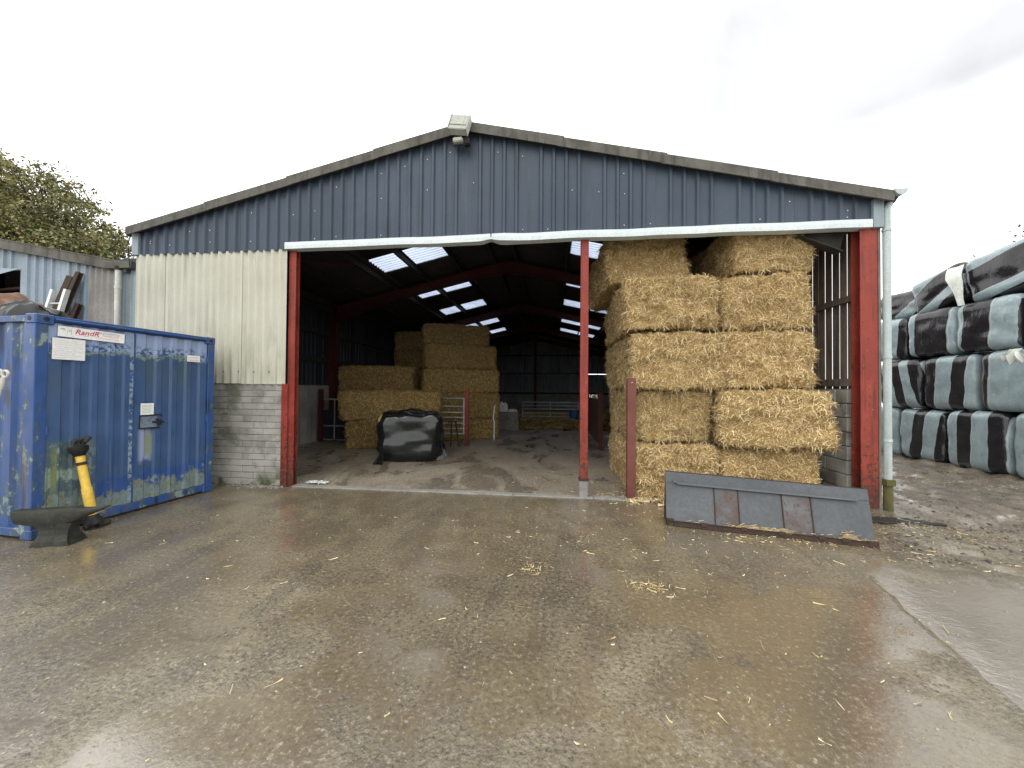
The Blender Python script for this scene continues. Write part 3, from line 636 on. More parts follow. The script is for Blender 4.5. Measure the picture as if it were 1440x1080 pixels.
b = MB(); isec(b, XR+.1, YB-.3, -.03, 5.6, .2, .2); b.obj('steel_post', m_redd, barn)
# gutters and downpipe
def half_round(b, x, z, y0, y1, r=.085):
    n = 10; V = []
    for y in (y0, y1):
        for rr in (r, r-.008):
            for k in range(n+1): an = math.pi+math.pi*k/n; V.append((x+rr*math.cos(an), y, z+rr*math.sin(an)))
    m = n+1; Fc = []
    for k in range(n): Fc += [(k, k+1, 2*m+k+1, 2*m+k), (m+k+1, m+k, 3*m+k, 3*m+k+1), (k, m+k, m+k+1, k+1), (2*m+k, 2*m+k+1, 3*m+k+1, 3*m+k)]
    Fc += [(0, 2*m, 3*m, m), (n, m+n, 3*m+n, 2*m+n)]
    b.add(V, Fc)
    cap = [(x+r*math.cos(math.pi+math.pi*k/n), y0-.002, z+r*math.sin(math.pi+math.pi*k/n)) for k in range(n+1)]; b.add(cap+[(c[0], y0+.004, c[2]) for c in cap], [tuple(range(n+1)), tuple(range(2*n+1, n, -1))])
b = MB(); half_round(b, XE+.135, 4.60, -.16, YB); b.obj('gutter', m_pipe, barn)
b = MB(); half_round(b, XL-.12, 4.55, -.02, YB); b.obj('gutter', m_pipe, barn)
dp = MB().tube([(XE+.135, .02, 4.54), (XE+.125, .01, 4.48), (XE+.055, -.02, 4.38), (XE+.055, -.02, .45)], .047, 14).obj('downpipe', m_pipe, barn, True)
for z in (4.05, 2.2, 1.0): MB().tube([(XE+.055, -.02, z), (XE+.055, -.02, z+.035)], .054, 14).obj('pipe_collar', m_pipe, dp)
MB().box(XE-.0, XE+.05, -.03, .0, 4.06, 4.075).obj('pipe_bracket', m_pipe, dp)
b = MB(); b.tube([(XE+.055, -.02, .45), (XE+.055, -.02, .0)], .055, 12); b.cbox(XE-.01, XE+.11, -.085, .03, .37, .46, .004); b.obj('mossy_pipe_shoe', grimy('mossy_yellow_metal', (.07,.075,.03), (.13,.11,.04), (.12,.065,.03), scale=9, rough=(.7,.9), bump=.5), dp)

# ------------------------------------------------------------------ floodlight on the ridge
fl = thing('floodlight', 'square weathered floodlight on bracket at the top of the barn gable', 'floodlight', (-1.50, -.16, 5.74), R(-2)); fl.scale = (.88, .9, .88)
Mt = Matrix.Translation((0, -.05, .17)) @ Matrix.Rotation(R(9), 4, 'Y') @ Matrix.Rotation(R(-16), 4, 'X')
b = MB(); b.cbox(-.165, .165, -.11, .03, -.15, .19, .012, Mt); ho = b.obj('lamp_hood', m_verge, fl)
mh = grimy('chalky_grey_lamp', (.36,.38,.33), (.44,.45,.40), (.28,.25,.23), scale=5, rough=(.5,.8), dirt_amt=.5)
ho.data.materials.clear(); ho.data.materials.append(mh)
b = MB(); b.cbox(-.18, -.165, -.12, .03, -.15, .21, .003, Mt); b.cbox(.165, .18, -.12, .03, -.15, .21, .003, Mt); b.cbox(-.165, .165, -.125, -.11, -.06, -.045, .003, Mt); b.cbox(.075, .09, -.118, -.11, -.15, .19, .003, Mt); b.obj('hood_rim', mh, fl)
b = MB(); b.cbox(-.12, .06, -.10, .03, -.10, -.01, .02); b.obj('gear_box', mh, fl)
b = MB(); b.tube([(-.16, .1, -.0), (-.16, .0, -.05), (-.1, -.02, -.12), (.1, -.02, -.12), (.17, .02, -.02), (.14, .1, .02)], .014, 8); b.cbox(.07, .17, -.04, .08, -.11, -.0, .01); b.tube([(.13, .06, -.1), (.15, .09, -.2), (.12, .1, -.26)], .008, 6); b.obj('bracket', m_black, fl)

# ------------------------------------------------------------------ straw bales
def rounded_box(lx, ly, lz, n=(10, 14, 8), r=.07, jit=.02, seed=0, pw=8, grooves=0, fib=0, cuts=None):
    """closed rounded box as superellipsoid grid made of six faces, centred on x,y, base at z=0"""
    bm = bmesh.new(); bmesh.ops.create_cube(bm, size=2)
    bmesh.ops.subdivide_edges(bm, edges=bm.edges[:], cuts=cuts or max(n), use_grid_fill=True)
    hx, hy, hz = lx/2, ly/2, lz/2
    for v in bm.verts:
        p_ = Vector((v.co.x*hx, v.co.y*hy, v.co.z*hz)); q = Vector((max(-hx+r, min(hx-r, p_.x)), max(-hy+r, min(hy-r, p_.y)), max(-hz+r, min(hz-r, p_.z))))
        d = p_-q
        if d.length > 1e-6: p_ = q+d.normalized()*min(d.length, r)
        nz_ = mn.noise(p_*3.1+Vector((seed*3.7, seed, 0)))*jit+mn.noise(p_*9+Vector((seed, 0, seed)))*jit*.5
        nn = (p_-q*.8).normalized(); nz_ += fib*(mn.noise(Vector((p_.x*13, p_.y*13, p_.z*3.5+seed)))*.022+mn.noise(Vector((p_.x*5, p_.y*5, p_.z*16+seed)))*.014); p_ += nn*nz_
        if grooves:
            g = abs(((p_.x/lx+.5)*grooves) % 1-.5)*2; k = math.exp(-((1-g)/.10)**2)*.5+ math.exp(-(g/.16)**2)
            if abs(p_.y) > hy-.15: p_.y -= math.copysign(.028*math.exp(-(g/.2)**2), p_.y)
        v.co = p_+Vector((0, 0, hz))
    return bm
def blades(bm_src, N, lmin, lmax, wmin, wmax, seed, lift=.25, edge=.3, down=.35, flat=False):
    """N thin straws lying on (and poking from) the surface of a mesh"""
    g = np.random.default_rng(seed); bm_src.normal_update(); bmesh.ops.triangulate(bm_src, faces=bm_src.faces[:]); bm_src.faces.ensure_lookup_table()
    T = np.array([[v.co[:] for v in f.verts] for f in bm_src.faces]); Nn = np.array([f.normal[:] for f in bm_src.faces]); A = np.array([f.calc_area() for f in bm_src.faces])
    A = A*np.where(Nn[:, 2] < -.6, .1, 1); idx = g.choice(len(A), N, p=A/A.sum()); u_ = g.random((N, 2)); su = np.sqrt(u_[:, :1]); w2 = u_[:, 1:]
    P = T[idx, 0]*(1-su)+T[idx, 1]*su*(1-w2)+T[idx, 2]*su*w2; n = Nn[idx]
    d = g.normal(size=(N, 3)); d -= n*(d*n).sum(1, keepdims=True); d /= np.linalg.norm(d, axis=1, keepdims=True)+1e-9
    d[:, 2] = d[:, 2]-down*g.random(N); d = d+n*(lift*np.abs(g.normal(size=(N, 1)))); d /= np.linalg.norm(d, axis=1, keepdims=True)
    L_ = (lmin+(lmax-lmin)*g.random((N, 1))**1.8); Wd = wmin+(wmax-wmin)*g.random((N, 1))
    s_ = np.cross(d, n+.35*g.normal(size=(N, 3))); s_ /= np.linalg.norm(s_, axis=1, keepdims=True)+1e-9
    P0 = P-n*.006; mid = P0+d*L_*.5+n*.012*g.random((N,1)); P1 = P0+d*L_+np.array([0, 0, -1.])*L_*.25*g.random((N, 1))
    V = np.concatenate([P0-s_*Wd/2, P0+s_*Wd/2, mid-s_*Wd/2, mid+s_*Wd/2, P1-s_*Wd*.35, P1+s_*Wd*.35], 1).reshape(-1, 3)
    b0 = np.arange(N)[:, None]*6; Fq = np.concatenate([b0+np.array([[0, 1, 3, 2]]), b0+np.array([[2, 3, 5, 4]])], 0); return V, Fq
def bale_meshes(lx, ly, lz, N, seed, mb, ms, wid=(.0035, .0068), grooves=0, r=.07, jit=.03, lift=.25):
    bm = rounded_box(lx, ly, lz, r=r, jit=jit, seed=seed, n=(16, 16, 16), grooves=grooves, fib=1.5, cuts=30)
    me = bpy.data.meshes.new('packed_straw'); bm.to_mesh(me); me.materials.append(mb)
    for p_ in me.polygons: p_.use_smooth = True
    V, Fq = blades(bm, N, .03, .12, wid[0], wid[1], seed, lift=lift); bm.free()
    return me, fast('loose_straw', V, Fq, ms)
def twine_mesh(lx, ly, lz, x, r=.004):
    return MB().tube([(x, -ly/2-.006, .03), (x, -ly/2-.008, lz*.5), (x, -ly/2-.006, lz-.03), (x, -ly/2+.1, lz+.002), (x, ly/2-.1, lz+.002)], r, 5).mesh('twine', m_twine)
end_kinds = [bale_meshes(1.34, 2.35, .9, 36000, 31+k, m_strawb, m_straw, grooves=0 if k < 2 else 6, r=.075 if k != 2 else .11, jit=.07) for k in range(4)]
tw = [twine_mesh(1.34, 2.35, .9, -.67+1.34*(k+.5)/6) for k in range(6)]
BG = 'fresh straw bales stacked in the front right of the barn'
def end_bale(x0, x1, y, z0, z1, kind, label, tilt=0, rz=0, twines=False):
    t = thing('straw_bale', label, 'straw bale', ((x0+x1)/2, y+1.17, z0), R(rz), BG); t.scale = ((x1-x0-.03)/1.34, 1, (z1-z0-.035)/.9); t.rotation_euler[1] = R(tilt)
    me, ms_ = end_kinds[kind]; ob('packed_straw', me, t); stuff(ob('loose_straw', ms_, t))
    if twines:
        for q in tw: ob('twine', q, t)
    return t
end_bale(1.27, 2.60, .10, .00, .90, 0, 'fresh straw bale at the bottom left of the front stack, behind the short red post')
end_bale(2.58, 4.05, .16, .00, .87, 2, 'bottom right straw bale of the stack, ragged ended, half hidden behind the grey steel blade', rz=1.5)
end_bale(1.28, 2.50, .16, .90, 1.74, 3, 'second bale up in the left column, combed face with vertical twine grooves', twines=True)
end_bale(2.55, 4.16, -.02, .86, 1.76, 1, 'widest straw bale of the stack, second up in the right column, bulging forward', rz=-1.5)
end_bale(1.21, 2.58, .02, 1.73, 2.66, 1, 'third bale up in the left column, shaggy straw face above the grooved one', rz=1)
end_bale(2.62, 4.02, .12, 1.75, 2.67, 0, 'third bale up in the right column, just above the bulging wide bale', rz=-2, twines=True)
end_bale(1.14, 2.57, .0, 2.66, 3.53, 0, 'bright square faced bale fourth up in the left column, under the top bale', rz=-1)
end_bale(2.60, 3.94, .12, 2.66, 3.58, 2, 'fourth bale up in the right column, with a deep groove at its left edge', tilt=-1)
end_bale(.86, 2.22, .50, 3.55, 4.42, 1, 'top left straw bale overhanging the stack, shaded under the lintel', tilt=-2, rz=2)
end_bale(2.72, 3.98, .18, 3.57, 4.36, 3, 'top right straw bale of the stack, cut off by the pale lintel', rz=4)
# older stack inside: long sides face the yard
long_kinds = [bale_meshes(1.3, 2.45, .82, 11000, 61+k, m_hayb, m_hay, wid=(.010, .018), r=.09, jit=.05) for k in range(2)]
BG2 = 'older straw bales stacked inside on the left'
def long_bale(cx, cy, rz, z0, z1, kind, label, L_=2.45, D_=1.3):
    t = thing('straw_bale', label, 'straw bale', (cx, cy, z0), R(rz+90), BG2); t.scale = (D_/1.3, L_/2.45, (z1-z0)/.82)
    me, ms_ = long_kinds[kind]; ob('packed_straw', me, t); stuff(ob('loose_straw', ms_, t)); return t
def from_left(flx, fly, rz, L_, D_):   # centre from the front-left corner
    a = R(rz); return flx+L_/2*math.cos(a)-D_/2*math.sin(a), fly+L_/2*math.sin(a)+D_/2*math.cos(a)
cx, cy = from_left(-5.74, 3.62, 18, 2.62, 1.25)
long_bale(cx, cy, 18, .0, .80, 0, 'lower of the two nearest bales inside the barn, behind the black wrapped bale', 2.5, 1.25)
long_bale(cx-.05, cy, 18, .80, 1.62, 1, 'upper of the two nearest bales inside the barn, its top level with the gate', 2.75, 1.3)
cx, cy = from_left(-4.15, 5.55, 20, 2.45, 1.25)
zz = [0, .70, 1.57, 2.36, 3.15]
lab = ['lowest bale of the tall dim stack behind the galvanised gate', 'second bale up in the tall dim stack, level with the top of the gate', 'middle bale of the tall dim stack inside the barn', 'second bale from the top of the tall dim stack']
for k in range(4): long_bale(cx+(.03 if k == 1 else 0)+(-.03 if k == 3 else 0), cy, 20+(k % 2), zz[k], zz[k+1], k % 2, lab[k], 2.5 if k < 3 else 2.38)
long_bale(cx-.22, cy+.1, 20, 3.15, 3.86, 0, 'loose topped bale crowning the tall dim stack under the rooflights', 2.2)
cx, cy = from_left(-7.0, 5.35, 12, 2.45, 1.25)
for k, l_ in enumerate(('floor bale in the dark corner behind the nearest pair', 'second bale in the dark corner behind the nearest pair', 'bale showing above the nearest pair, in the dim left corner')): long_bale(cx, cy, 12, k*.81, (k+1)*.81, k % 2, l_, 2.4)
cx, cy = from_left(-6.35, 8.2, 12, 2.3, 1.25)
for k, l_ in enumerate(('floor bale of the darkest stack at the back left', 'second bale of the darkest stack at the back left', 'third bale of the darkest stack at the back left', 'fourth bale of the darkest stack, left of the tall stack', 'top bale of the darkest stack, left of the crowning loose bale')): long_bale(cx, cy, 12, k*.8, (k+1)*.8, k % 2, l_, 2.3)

# ------------------------------------------------------------------ black wrapped bale
def wrapped_mesh(lx, ly, lz, seed, mat, r=.2, jit=.05, sag=.03):
    bm = rounded_box(lx, ly, lz, r=r, jit=jit, seed=seed, n=(14, 14, 14))
    for v in bm.verts:
        c = v.co; t_ = c.z/lz; c.z += .02*mn.noise(Vector((c.x*1.3, c.y*1.3, seed*2.3)))*t_*2; c.x *= 1+sag*math.sin(t_*math.pi); c.y *= 1+sag*math.sin(t_*math.pi)
        w_ = .003*math.sin(c.z*9+seed+3*mn.noise(Vector((c.x*2, c.y*2, seed)))); d = Vector((c.x, c.y, 0)); 
        if d.length > .1: c += d.normalized()*w_
    me = bpy.data.meshes.new('bale_wrap'); bm.to_mesh(me); bm.free(); me.materials.append(mat)
    for p_ in me.polygons: p_.use_smooth = True
    return me
bb = thing('wrapped_bale', 'glossy black wrapped bale with a torn corner, sitting alone on the barn floor', 'wrapped bale', (-3.42, 2.72, 0), R(17))
ob('bale_wrap', wrapped_mesh(1.42, 1.15, 1.16, 5, m_bfilm, r=.24, jit=.09, sag=.05), bb)
b = MB()
for k in range(5):
    a = k*.5; x0 = .58+.03*k; b.add([(x0, -.3+.12*k, .45-.05*k), (x0+.07, -.28+.12*k, .4), (x0+.16+.03*math.sin(k*2), -.33+.1*k, .01), (x0+.03, -.36+.1*k, .01), (x0+.1, -.3+.11*k, .2)], [(0,1,4), (0,4,3), (1,2,4), (3,4,2)])
b.add([(-.66, -.5, .2), (-.6, -.56, .18), (-.55, -.72, .006), (-.78, -.66, .008), (-.7, -.6, .03)], [(0,1,4), (1,2,4), (0,4,3), (2,3,4)])
b.obj('loose_film', m_bfilm, bb)
b = MB(); V = [(-.66+.04*math.cos(t_)*(1+.3*math.sin(3*t_)), -.42+.07*math.sin(t_), 1.0+.10*math.sin(t_+.6)) for t_ in np.linspace(0, 2*math.pi, 12, endpoint=False)]
b.add(V+[(-.70, -.45, 1.01)], [(i, (i+1) % 12, 12) for i in range(12)]); o = b.obj('torn_hole_straw', m_hay, bb)

# ------------------------------------------------------------------ wrapped silage bales outside
film_meshes = [wrapped_mesh(1.25, 1.16, 1.26, 80+k, m_film, r=.17, jit=.03, sag=.02) for k in range(4)]
GB = 'black and green wrapped silage bales stacked beyond the barn'
def silage(x, y, z, lab_, k=0, w=1.2, h=1.28, slant=.0, shift=0, rep=.8, share=.5, rx=0, ry=0, rz=0, d=1.25):
    t = ob('silage_bale', film_meshes[k % 4], None, (x, y, z), (R(rx), R(ry), R(rz))); t.scale = (d/1.25, w/1.2, h/1.28)
    t['slant'] = float(slant); t['shift'] = float(shift+10); t['repeat'] = float(rep); t['share'] = float(share)
    return tag(t, lab_, 'silage bale', GB)
XS = 9.2+.62
silage(XS+.02, 5.62, 0, 'greenish wrapped bale in the bottom row, nearest the barn downpipe', 0, 1.2, 1.3, .0, .1, 2.6, .9)
silage(XS, 4.42, 0, 'bottom row bale left of the black ended one, with slanting black and green bands', 1, 1.18, 1.3, .12, .28, .62, .50)
silage(XS-.03, 3.22, 0, 'bottom row bale with a broad pale green band flanked by black, missing scraps of film', 2, 1.2, 1.33, .02, .12, .58, .52, rz=2)
silage(XS-.03, 1.98, 0, 'bottom row bale at the right edge of the photo', 3, 1.2, 1.36, .0, .68, 1.1, .4)
silage(XS, .76, 0, 'bottom row bale just beyond the right edge', 1, 1.2, 1.34, .05, .3, .9, .5)
silage(XS-.02, 4.98, 1.3, 'second row bale with a diagonal fold of film beside the downpipe', 2, 1.2, 1.28, -.22, .05, .50, .5)
silage(XS, 3.78, 1.31, 'second row bale with one wide black band between two pale ones', 0, 1.18, 1.28, .08, .62, .66, .52)
silage(XS-.02, 2.56, 1.33, 'second row bale with a pale rag of film hanging from its top', 3, 1.2, 1.28, .03, .46, 1.25, .66)
silage(XS, 1.32, 1.35, 'second row bale beyond the one with the hanging rag', 1, 1.2, 1.3, 0, .2, .8, .5)
silage(XS+.05, 5.4, 2.58, 'third row bale seen in part right of the downpipe', 1, 1.18, 1.15, .05, .75, 1.3, .45)
silage(XS+.03, 4.22, 2.60, 'third row bale mostly black with one thin pale slit', 2, 1.18, 1.16, .04, .1, .95, .16)
silage(XS+.0, 3.02, 2.62, 'third row bale half black and half mottled green', 0, 1.2, 1.12, .05, .02, .95, .45)
silage(XS+.0, 1.80, 2.64, 'third row bale at the right edge with alternating stripes', 3, 1.2, 1.18, .08, .5, .52, .50)
silage(XS+.35, 5.3, 3.72, 'dark bale slumped at the low left end of the top row', 2, 1.35, .75, .7, .5, 1.7, .25, rx=4, d=1.4)
silage(XS+.2, 4.05, 3.76, 'top row bale tilted up with a pale sash across its face', 0, 1.3, .92, 1.6, .3, 1.5, .33, rx=-13, d=1.35)
silage(XS+.1, 2.78, 3.76, 'top row bale with a level pale stripe between black halves', 1, 1.3, 1.05, 6, .75, 5.6, .25, rx=-9)
silage(XS+.1, 1.46, 3.86, 'highest wrapped bale, at the right edge above the stripes', 3, 1.3, 1.1, .6, .2, 1.0, .5, rx=-4)
# hanging rags of torn film
b = MB(); n = 9; V = []
for j in range(7):
    t_ = j/6; w_ = .13+.17*t_ if j > 1 else .1
    for i in range(n):
        s_ = i/(n-1)-.5; V.append((9.19-.05*math.sin(math.pi*min(1, t_*1.2))-.028*math.cos(i*2.4+j*.4), 2.44-s_*w_*2*(1-.25*(j == 6))+.03*math.sin(j), 2.60-.36*t_+.04*math.sin(i*2.2)*t_))
b.add(V, [(j*n+i, j*n+i+1, (j+1)*n+i+1, (j+1)*n+i) for j in range(6) for i in range(n-1)])
tag(b.obj('torn_film', m_white, None, True), 'pale rag of torn wrap film hanging on the second row of silage bales', 'film scrap')
b = MB(); V = []
for j in range(8):
    t_ = j/7
    for i in range(5): V.append((9.14-.02*math.sin(i*2+j)+.25*max(0, .25-t_)*2, 3.62-.05*i*(1.9-1.2*t_)-.36*t_+.18, 4.62-.95*t_))
b.add(V, [(j*5+i, j*5+i+1, (j+1)*5+i+1, (j+1)*5+i) for j in range(7) for i in range(4)])
tag(b.obj('film_tail', m_white, None, True), 'pale green tail of film draped down between the top silage bales', 'film scrap')

# ------------------------------------------------------------------ grey steel blade on the ground
BL, BR, TL, TR = Vector((1.46,-.98,.0)), Vector((3.57,-1.39,.0)), Vector((1.50,-.80,.64)), Vector((3.62,-1.20,.59))
bl = thing('loader_blade', 'grey steel bucket plate with rusty lower edge leaning in front of the straw', 'steel blade')
nrm = (BR-BL).cross(TL-BL).normalized()
if nrm.y > 0: nrm = -nrm
def bp(u_, v_, w_=0): return (BL*(1-u_)+BR*u_)*(1-v_)+(TL*(1-u_)+TR*u_)*v_+nrm*w_
def slab(b, u0, u1, v0, v1, w0, w1): b.add([bp(x_, y_, z_) for z_ in (w0, w1) for y_ in (v0, v1) for x_ in (u0, u1)], [(0,2,3,1), (4,5,7,6), (0,1,5,4), (2,6,7,3), (0,4,6,2), (1,3,7,5)])
seams = [0, .275, .385, .598, .74, 1.0]
mats = [m_plate, m_platerust, m_plate, m_platerust, m_plate]
seams = [0, .262, .385, .60, .735, 1.0]
b = MB(); slab(b, 0, 1, .08, 1, -.02, -.004); b.obj('back_plate', m_plate, bl)
for k in range(5):
    b = MB(); slab(b, seams[k]+.002, seams[k+1]-.002, .085, .74, -.004, .004 if k % 2 == 0 else .007); b.obj('plate_panel', mats[k], bl)
b = MB(); slab(b, 0.0, 1.0, .80, 1.0, -.004, .004); b.obj('top_panel', m_plate, bl)
b = MB(); pr_ = [(.05, .80), (.93, .765), (.945, .80), (.925, .84-.03), (.065, .83), (.045, .86)]
slab(b, .06, .93, .765, .80, .0, .045); slab(b, .042, .062, .79, .835, .0, .04); slab(b, .93, .946, .775, .80, .0, .035); b.obj('angle_rib', m_plate, bl)
b = MB()
for s_ in seams[1:-1]: slab(b, s_-.0025, s_+.0025, .085, .78, .004, .016)
b.obj('weld_seam', m_rust, bl)
b = MB(); slab(b, .04, .96, -.01, .075, -.03, .045); slab(b, 0, .04, .03, .12, -.03, .035); slab(b, .96, 1.0, -.02, .10, -.03, .05); slab(b, 0, .96, .075, .085, -.03, .055)
b.obj('cutting_edge', m_rust, bl)
for s_ in (.2, .4, .58, .76, .86):
    b = MB(); slab(b, s_-.014, s_+.014, .035, .10, .0455, .056); b.obj('edge_lug', m_rust, bl)
for u0 in (.0, .985):
    b = MB(); P = [bp(u0, .05, -.02), bp(u0, 1, -.02), bp(u0, .05, -.32)]; P[2].z = .01; Q = [q+(BR-BL).normalized()*.03 for q in P]; b.add(P+Q, [(0,1,2), (5,4,3), (0,3,4,1), (1,4,5,2), (2,5,3,0)]); b.obj('side_gusset', m_rust, bl)
b = MB(); slab(b, -.003, 1.003, 1.0, 1.015, -.03, .008); b.obj('top_edge', m_rust, bl)

# ------------------------------------------------------------------ container
CA = Vector((-5.707, -2.43, 0)); CBv = Vector((-5.57, -.411, 0)); cd = (CBv-CA).normalized()
ct = thing('storage_container', 'blue steel storage container with peeling faded paint and double doors', 'container', CA, math.atan2(cd.y, cd.x))
# local frame: +x along the door end, -y outwards (towards the yard), +y into the container
CL, CH, CD = 2.03, 2.52, 3.1
def clx(name, mat, *boxes, parent=ct, c=.006):
    b = MB()
    for q in boxes: b.cbox(*q, c)
    return b.obj(name, mat, parent)
for x0 in (0, CL-.105):
    for y0 in (0, CD-.16): clx('corner_post', m_cside, (x0, x0+.105, y0, y0+.16, .05, CH-.11))
def casting(x0, y0, z0):
    o = clx('corner_casting', m_cside, (x0, x0+.16, y0, y0+.16, z0, z0+.115), c=.012)
    return o
for x0 in (-.006, CL-.154):
    for y0 in (-.008, CD-.155):
        for z0 in (CH-.113, .0): casting(x0, y0, z0)
b = MB()
for z in (CH-.055,): 
    b.tube([(.085, -.010, z), (.085, -.001, z)], .026, 14); b.tube([(CL-.07, -.010, z), (CL-.07, -.001, z)], .026, 14)
    b.tube([(-.008, .08, z), (.0, .08, z)], .026, 14)
stuff(b.obj('casting_hole_discs', m_black, ct))  # solid black discs: the shade inside the casting holes is put into colour
clx('top_rail', m_cside, (.154, CL-.154, .0, .09, CH-.075, CH-.005), (.15, CL-.15, -.035, .0, CH-.06, CH-.035))
clx('bottom_rail', m_cside, (.105, CL-.105, .01, .1, .03, .13))
b = MB(); b.box(.1, CL-.1, .03, CD-.1, .0, .03); b.obj('underside', m_black, ct)
def leaf(x0, x1, name='door'):
    b = MB(); pts = [(x0, 0)]; n = 4; w = (x1-x0-.16)/n
    for k in range(n):
        a = x0+.08+k*w; pts += [(a+.22*w, 0), (a+.34*w, .026), (a+.78*w, .026), (a+.90*w, 0)]
    pts.append((x1, 0)); y = .026; poly = [(p_[0], y+p_[1]) for p_ in pts]+[(x1, y+.05), (x0, y+.05)]
    b.prism(poly, .135, CH-.08, lambda u_, v_, w_: (u_, v_, w_)); d_ = b.obj(name, m_cdoor, ct)
    return d_
d1 = leaf(.112, .935); d2 = leaf(.945, CL-.112)
b = MB(); b.box(.932, .948, .015, .03, .14, CH-.09); b.obj('door_gasket', m_cside, ct)
b = MB()
for z in (.35, 1.2, 2.15): b.tube([(CL-.112, .012, z-.05), (CL-.112, .012, z+.05)], .014, 8); b.tube([(.112, .012, z-.05), (.112, .012, z+.05)], .014, 8)
b.obj('hinges', m_cside, ct)
# lock box and latch
m_lat = grimy('pale_blue_worn_steel', (.14,.18,.24), (.2,.25,.31), (.05,.04,.035), scale=12, rough=(.4,.6), bump=.3, dirt=(.03,.025,.02), dirt_amt=.8)
lb = clx('lock_plate', m_lat, (1.0, 1.22, .012, .026, 1.13, 1.295), parent=d2, c=.003)
b = MB(); b.tube([(1.0, .006, 1.13), (1.0, .004, 1.3), (1.26, .004, 1.31), (1.27, .004, 1.28)], .009, 6); b.tube([(1.0, .006, 1.13), (1.25, .004, 1.125)], .01, 6)
b.tube([(1.15, -.005, 1.21), (1.29, -.01, 1.2)], .012, 8); b.tube([(1.2, -.012, 1.26), (1.21, -.014, 1.18), (1.24, -.01, 1.17)], .013, 8); b.cbox(1.215, 1.255, -.03, .005, 1.18, 1.24, .005)
b.obj('latch', m_black, d2)
# corrugated long side facing the camera and roof, back
b = MB(); pts = []
y = .16
while y < CD-.2: pts += [(y, .03), (y+.07, .03), (y+.11, .062), (y+.2, .062), (y+.24, .03)]; y += .28
pts = pts+[(CD-.16, .03)]; poly = [(o_, y_) for y_, o_ in pts]+[(.075, CD-.16), (.075, .16)]
b.prism([(p_[0], p_[1]) for p_ in poly], .12, CH-.09, lambda u_, v_, w_: (u_, v_, w_)); b.obj('side_panel', m_cside, ct)
b = MB(); b.prism([(CL-p_[0], p_[1]) for p_ in poly], .12, CH-.09, lambda u_, v_, w_: (u_, v_, w_)); b.obj('side_panel', m_cside, ct)
clx('side_rail', m_cside, (.0, .09, .155, CD-.16, CH-.09, CH-.02), (.0, .08, .155, CD-.16, .03, .12), (CL-.09, CL, .155, CD-.16, CH-.09, CH-.02), (CL-.08, CL, .155, CD-.16, .03, .12))
clx('roof_panel', m_cside, (.09, CL-.09, .09, CD-.05, CH-.06, CH-.03)); clx('end_panel', m_cside, (.1, CL-.1, CD-.08, CD-.03, .05, CH-.06))

# signs on the doors (lettering is flat print)
def txt(s_, size, mat, parent, loc, name='lettering', shear=0, bold=0, wd=1):
    cu = bpy.data.curves.new(name, 'FONT'); cu.body = s_; cu.size = size; cu.shear = shear; cu.offset = bold; cu.resolution_u = 2
    tmp = bpy.data.objects.new('t', cu); COL.objects.link(tmp); bpy.context.view_layer.update()
    me = bpy.data.meshes.new_from_object(tmp.evaluated_get(bpy.context.evaluated_depsgraph_get())); bpy.data.objects.remove(tmp)
    me.materials.clear(); me.materials.append(mat); me.name = name; o = ob(name, me, parent, loc, (R(90), 0, 0)); o.scale = (wd, 1, 1); return o
def flat_mat(n_, c):
    a = Mat(n_); a.color(c); a.rough(.6); return a.m
m_redink = flat_mat('red_print', (.5,.03,.08)); m_greyink = flat_mat('grey_print', (.28,.28,.27)); m_pinkink = flat_mat('pink_print', (.6,.2,.2)); m_palegrey = flat_mat('pale_grey_print', (.5,.5,.48)); m_greenink = flat_mat('green_print', (.25,.45,.3))
rzc = math.atan2(cd.y, cd.x)
def place_sign(name, label, cat, x0, x1, z0, z1, tilt, out=.0):
    """board in front of the door face, origin at its upper left"""
    t = thing(name, label, cat); t.location = CA+cd*x0+Vector((cd.y, -cd.x, 0))*(-.018+out); t.location.z = z1; t.rotation_euler = (0, R(tilt), rzc)
    MB().cbox(0, x1-x0, -.008, 0, -(z1-z0), 0, .002).obj('board', m_paper, t); return t
sg = place_sign('company_sign', 'long cream sign with red lettering along the top of the left container door', 'sign', .185, .815, 2.29, 2.415, 1.2, .004)
txt('RandR', .085, m_redink, sg, (.14, -.010, -.078), shear=.3, bold=.0012)
txt('GARAGE SERVICES AND REPAIRS TO ALL', .021, m_greyink, sg, (.34, -.010, -.032), wd=.62)
txt('Tel: 01994 230530', .027, m_pinkink, sg, (.40, -.010, -.068), wd=.8)
txt('HIRE OF SECURE STORES AND CONTAINERS', .019, m_pinkink, sg, (.33, -.010, -.100), wd=.62)
b = MB(); b.box(.02, .06, -.0095, -.0082, -.04, -.03); b.box(.08, .084, -.0095, -.0082, -.08, -.035); b.box(.095, .102, -.0095, -.0082, -.06, -.04); b.box(.11, .113, -.0095, -.0082, -.09, -.03); b.box(.28, .6, -.0095, -.0082, -.0405, -.039); b.box(.16, .28, -.0095, -.0082, -.092, -.09); b.obj('printed_mark', m_greyink, sg)
nt_ = place_sign('paper_notice', 'square white printed notice under the long sign on the container door', 'notice', .143, .428, 2.02, 2.27, 0.3, -.001)
b = MB()
for k in range(9):
    z = -.025-k*.025; b.box(.02, .14+.02*math.sin(k*3), -.0095, -.0085, z-.0035, z); b.box(.155, .185, -.0095, -.0085, z-.003, z)
    if k % 2: b.box(.2, .265, -.0095, -.0085, z-.003, z)
b.box(.192, .194, -.0095, -.0085, -.23, -.01); stuff(b.obj('print_lines', m_palegrey, nt_))
n2 = place_sign('small_sticker', 'small white sticker with pink print near the upper right of the right container door', 'sticker', 1.61, 1.80, 2.10, 2.20, 0)
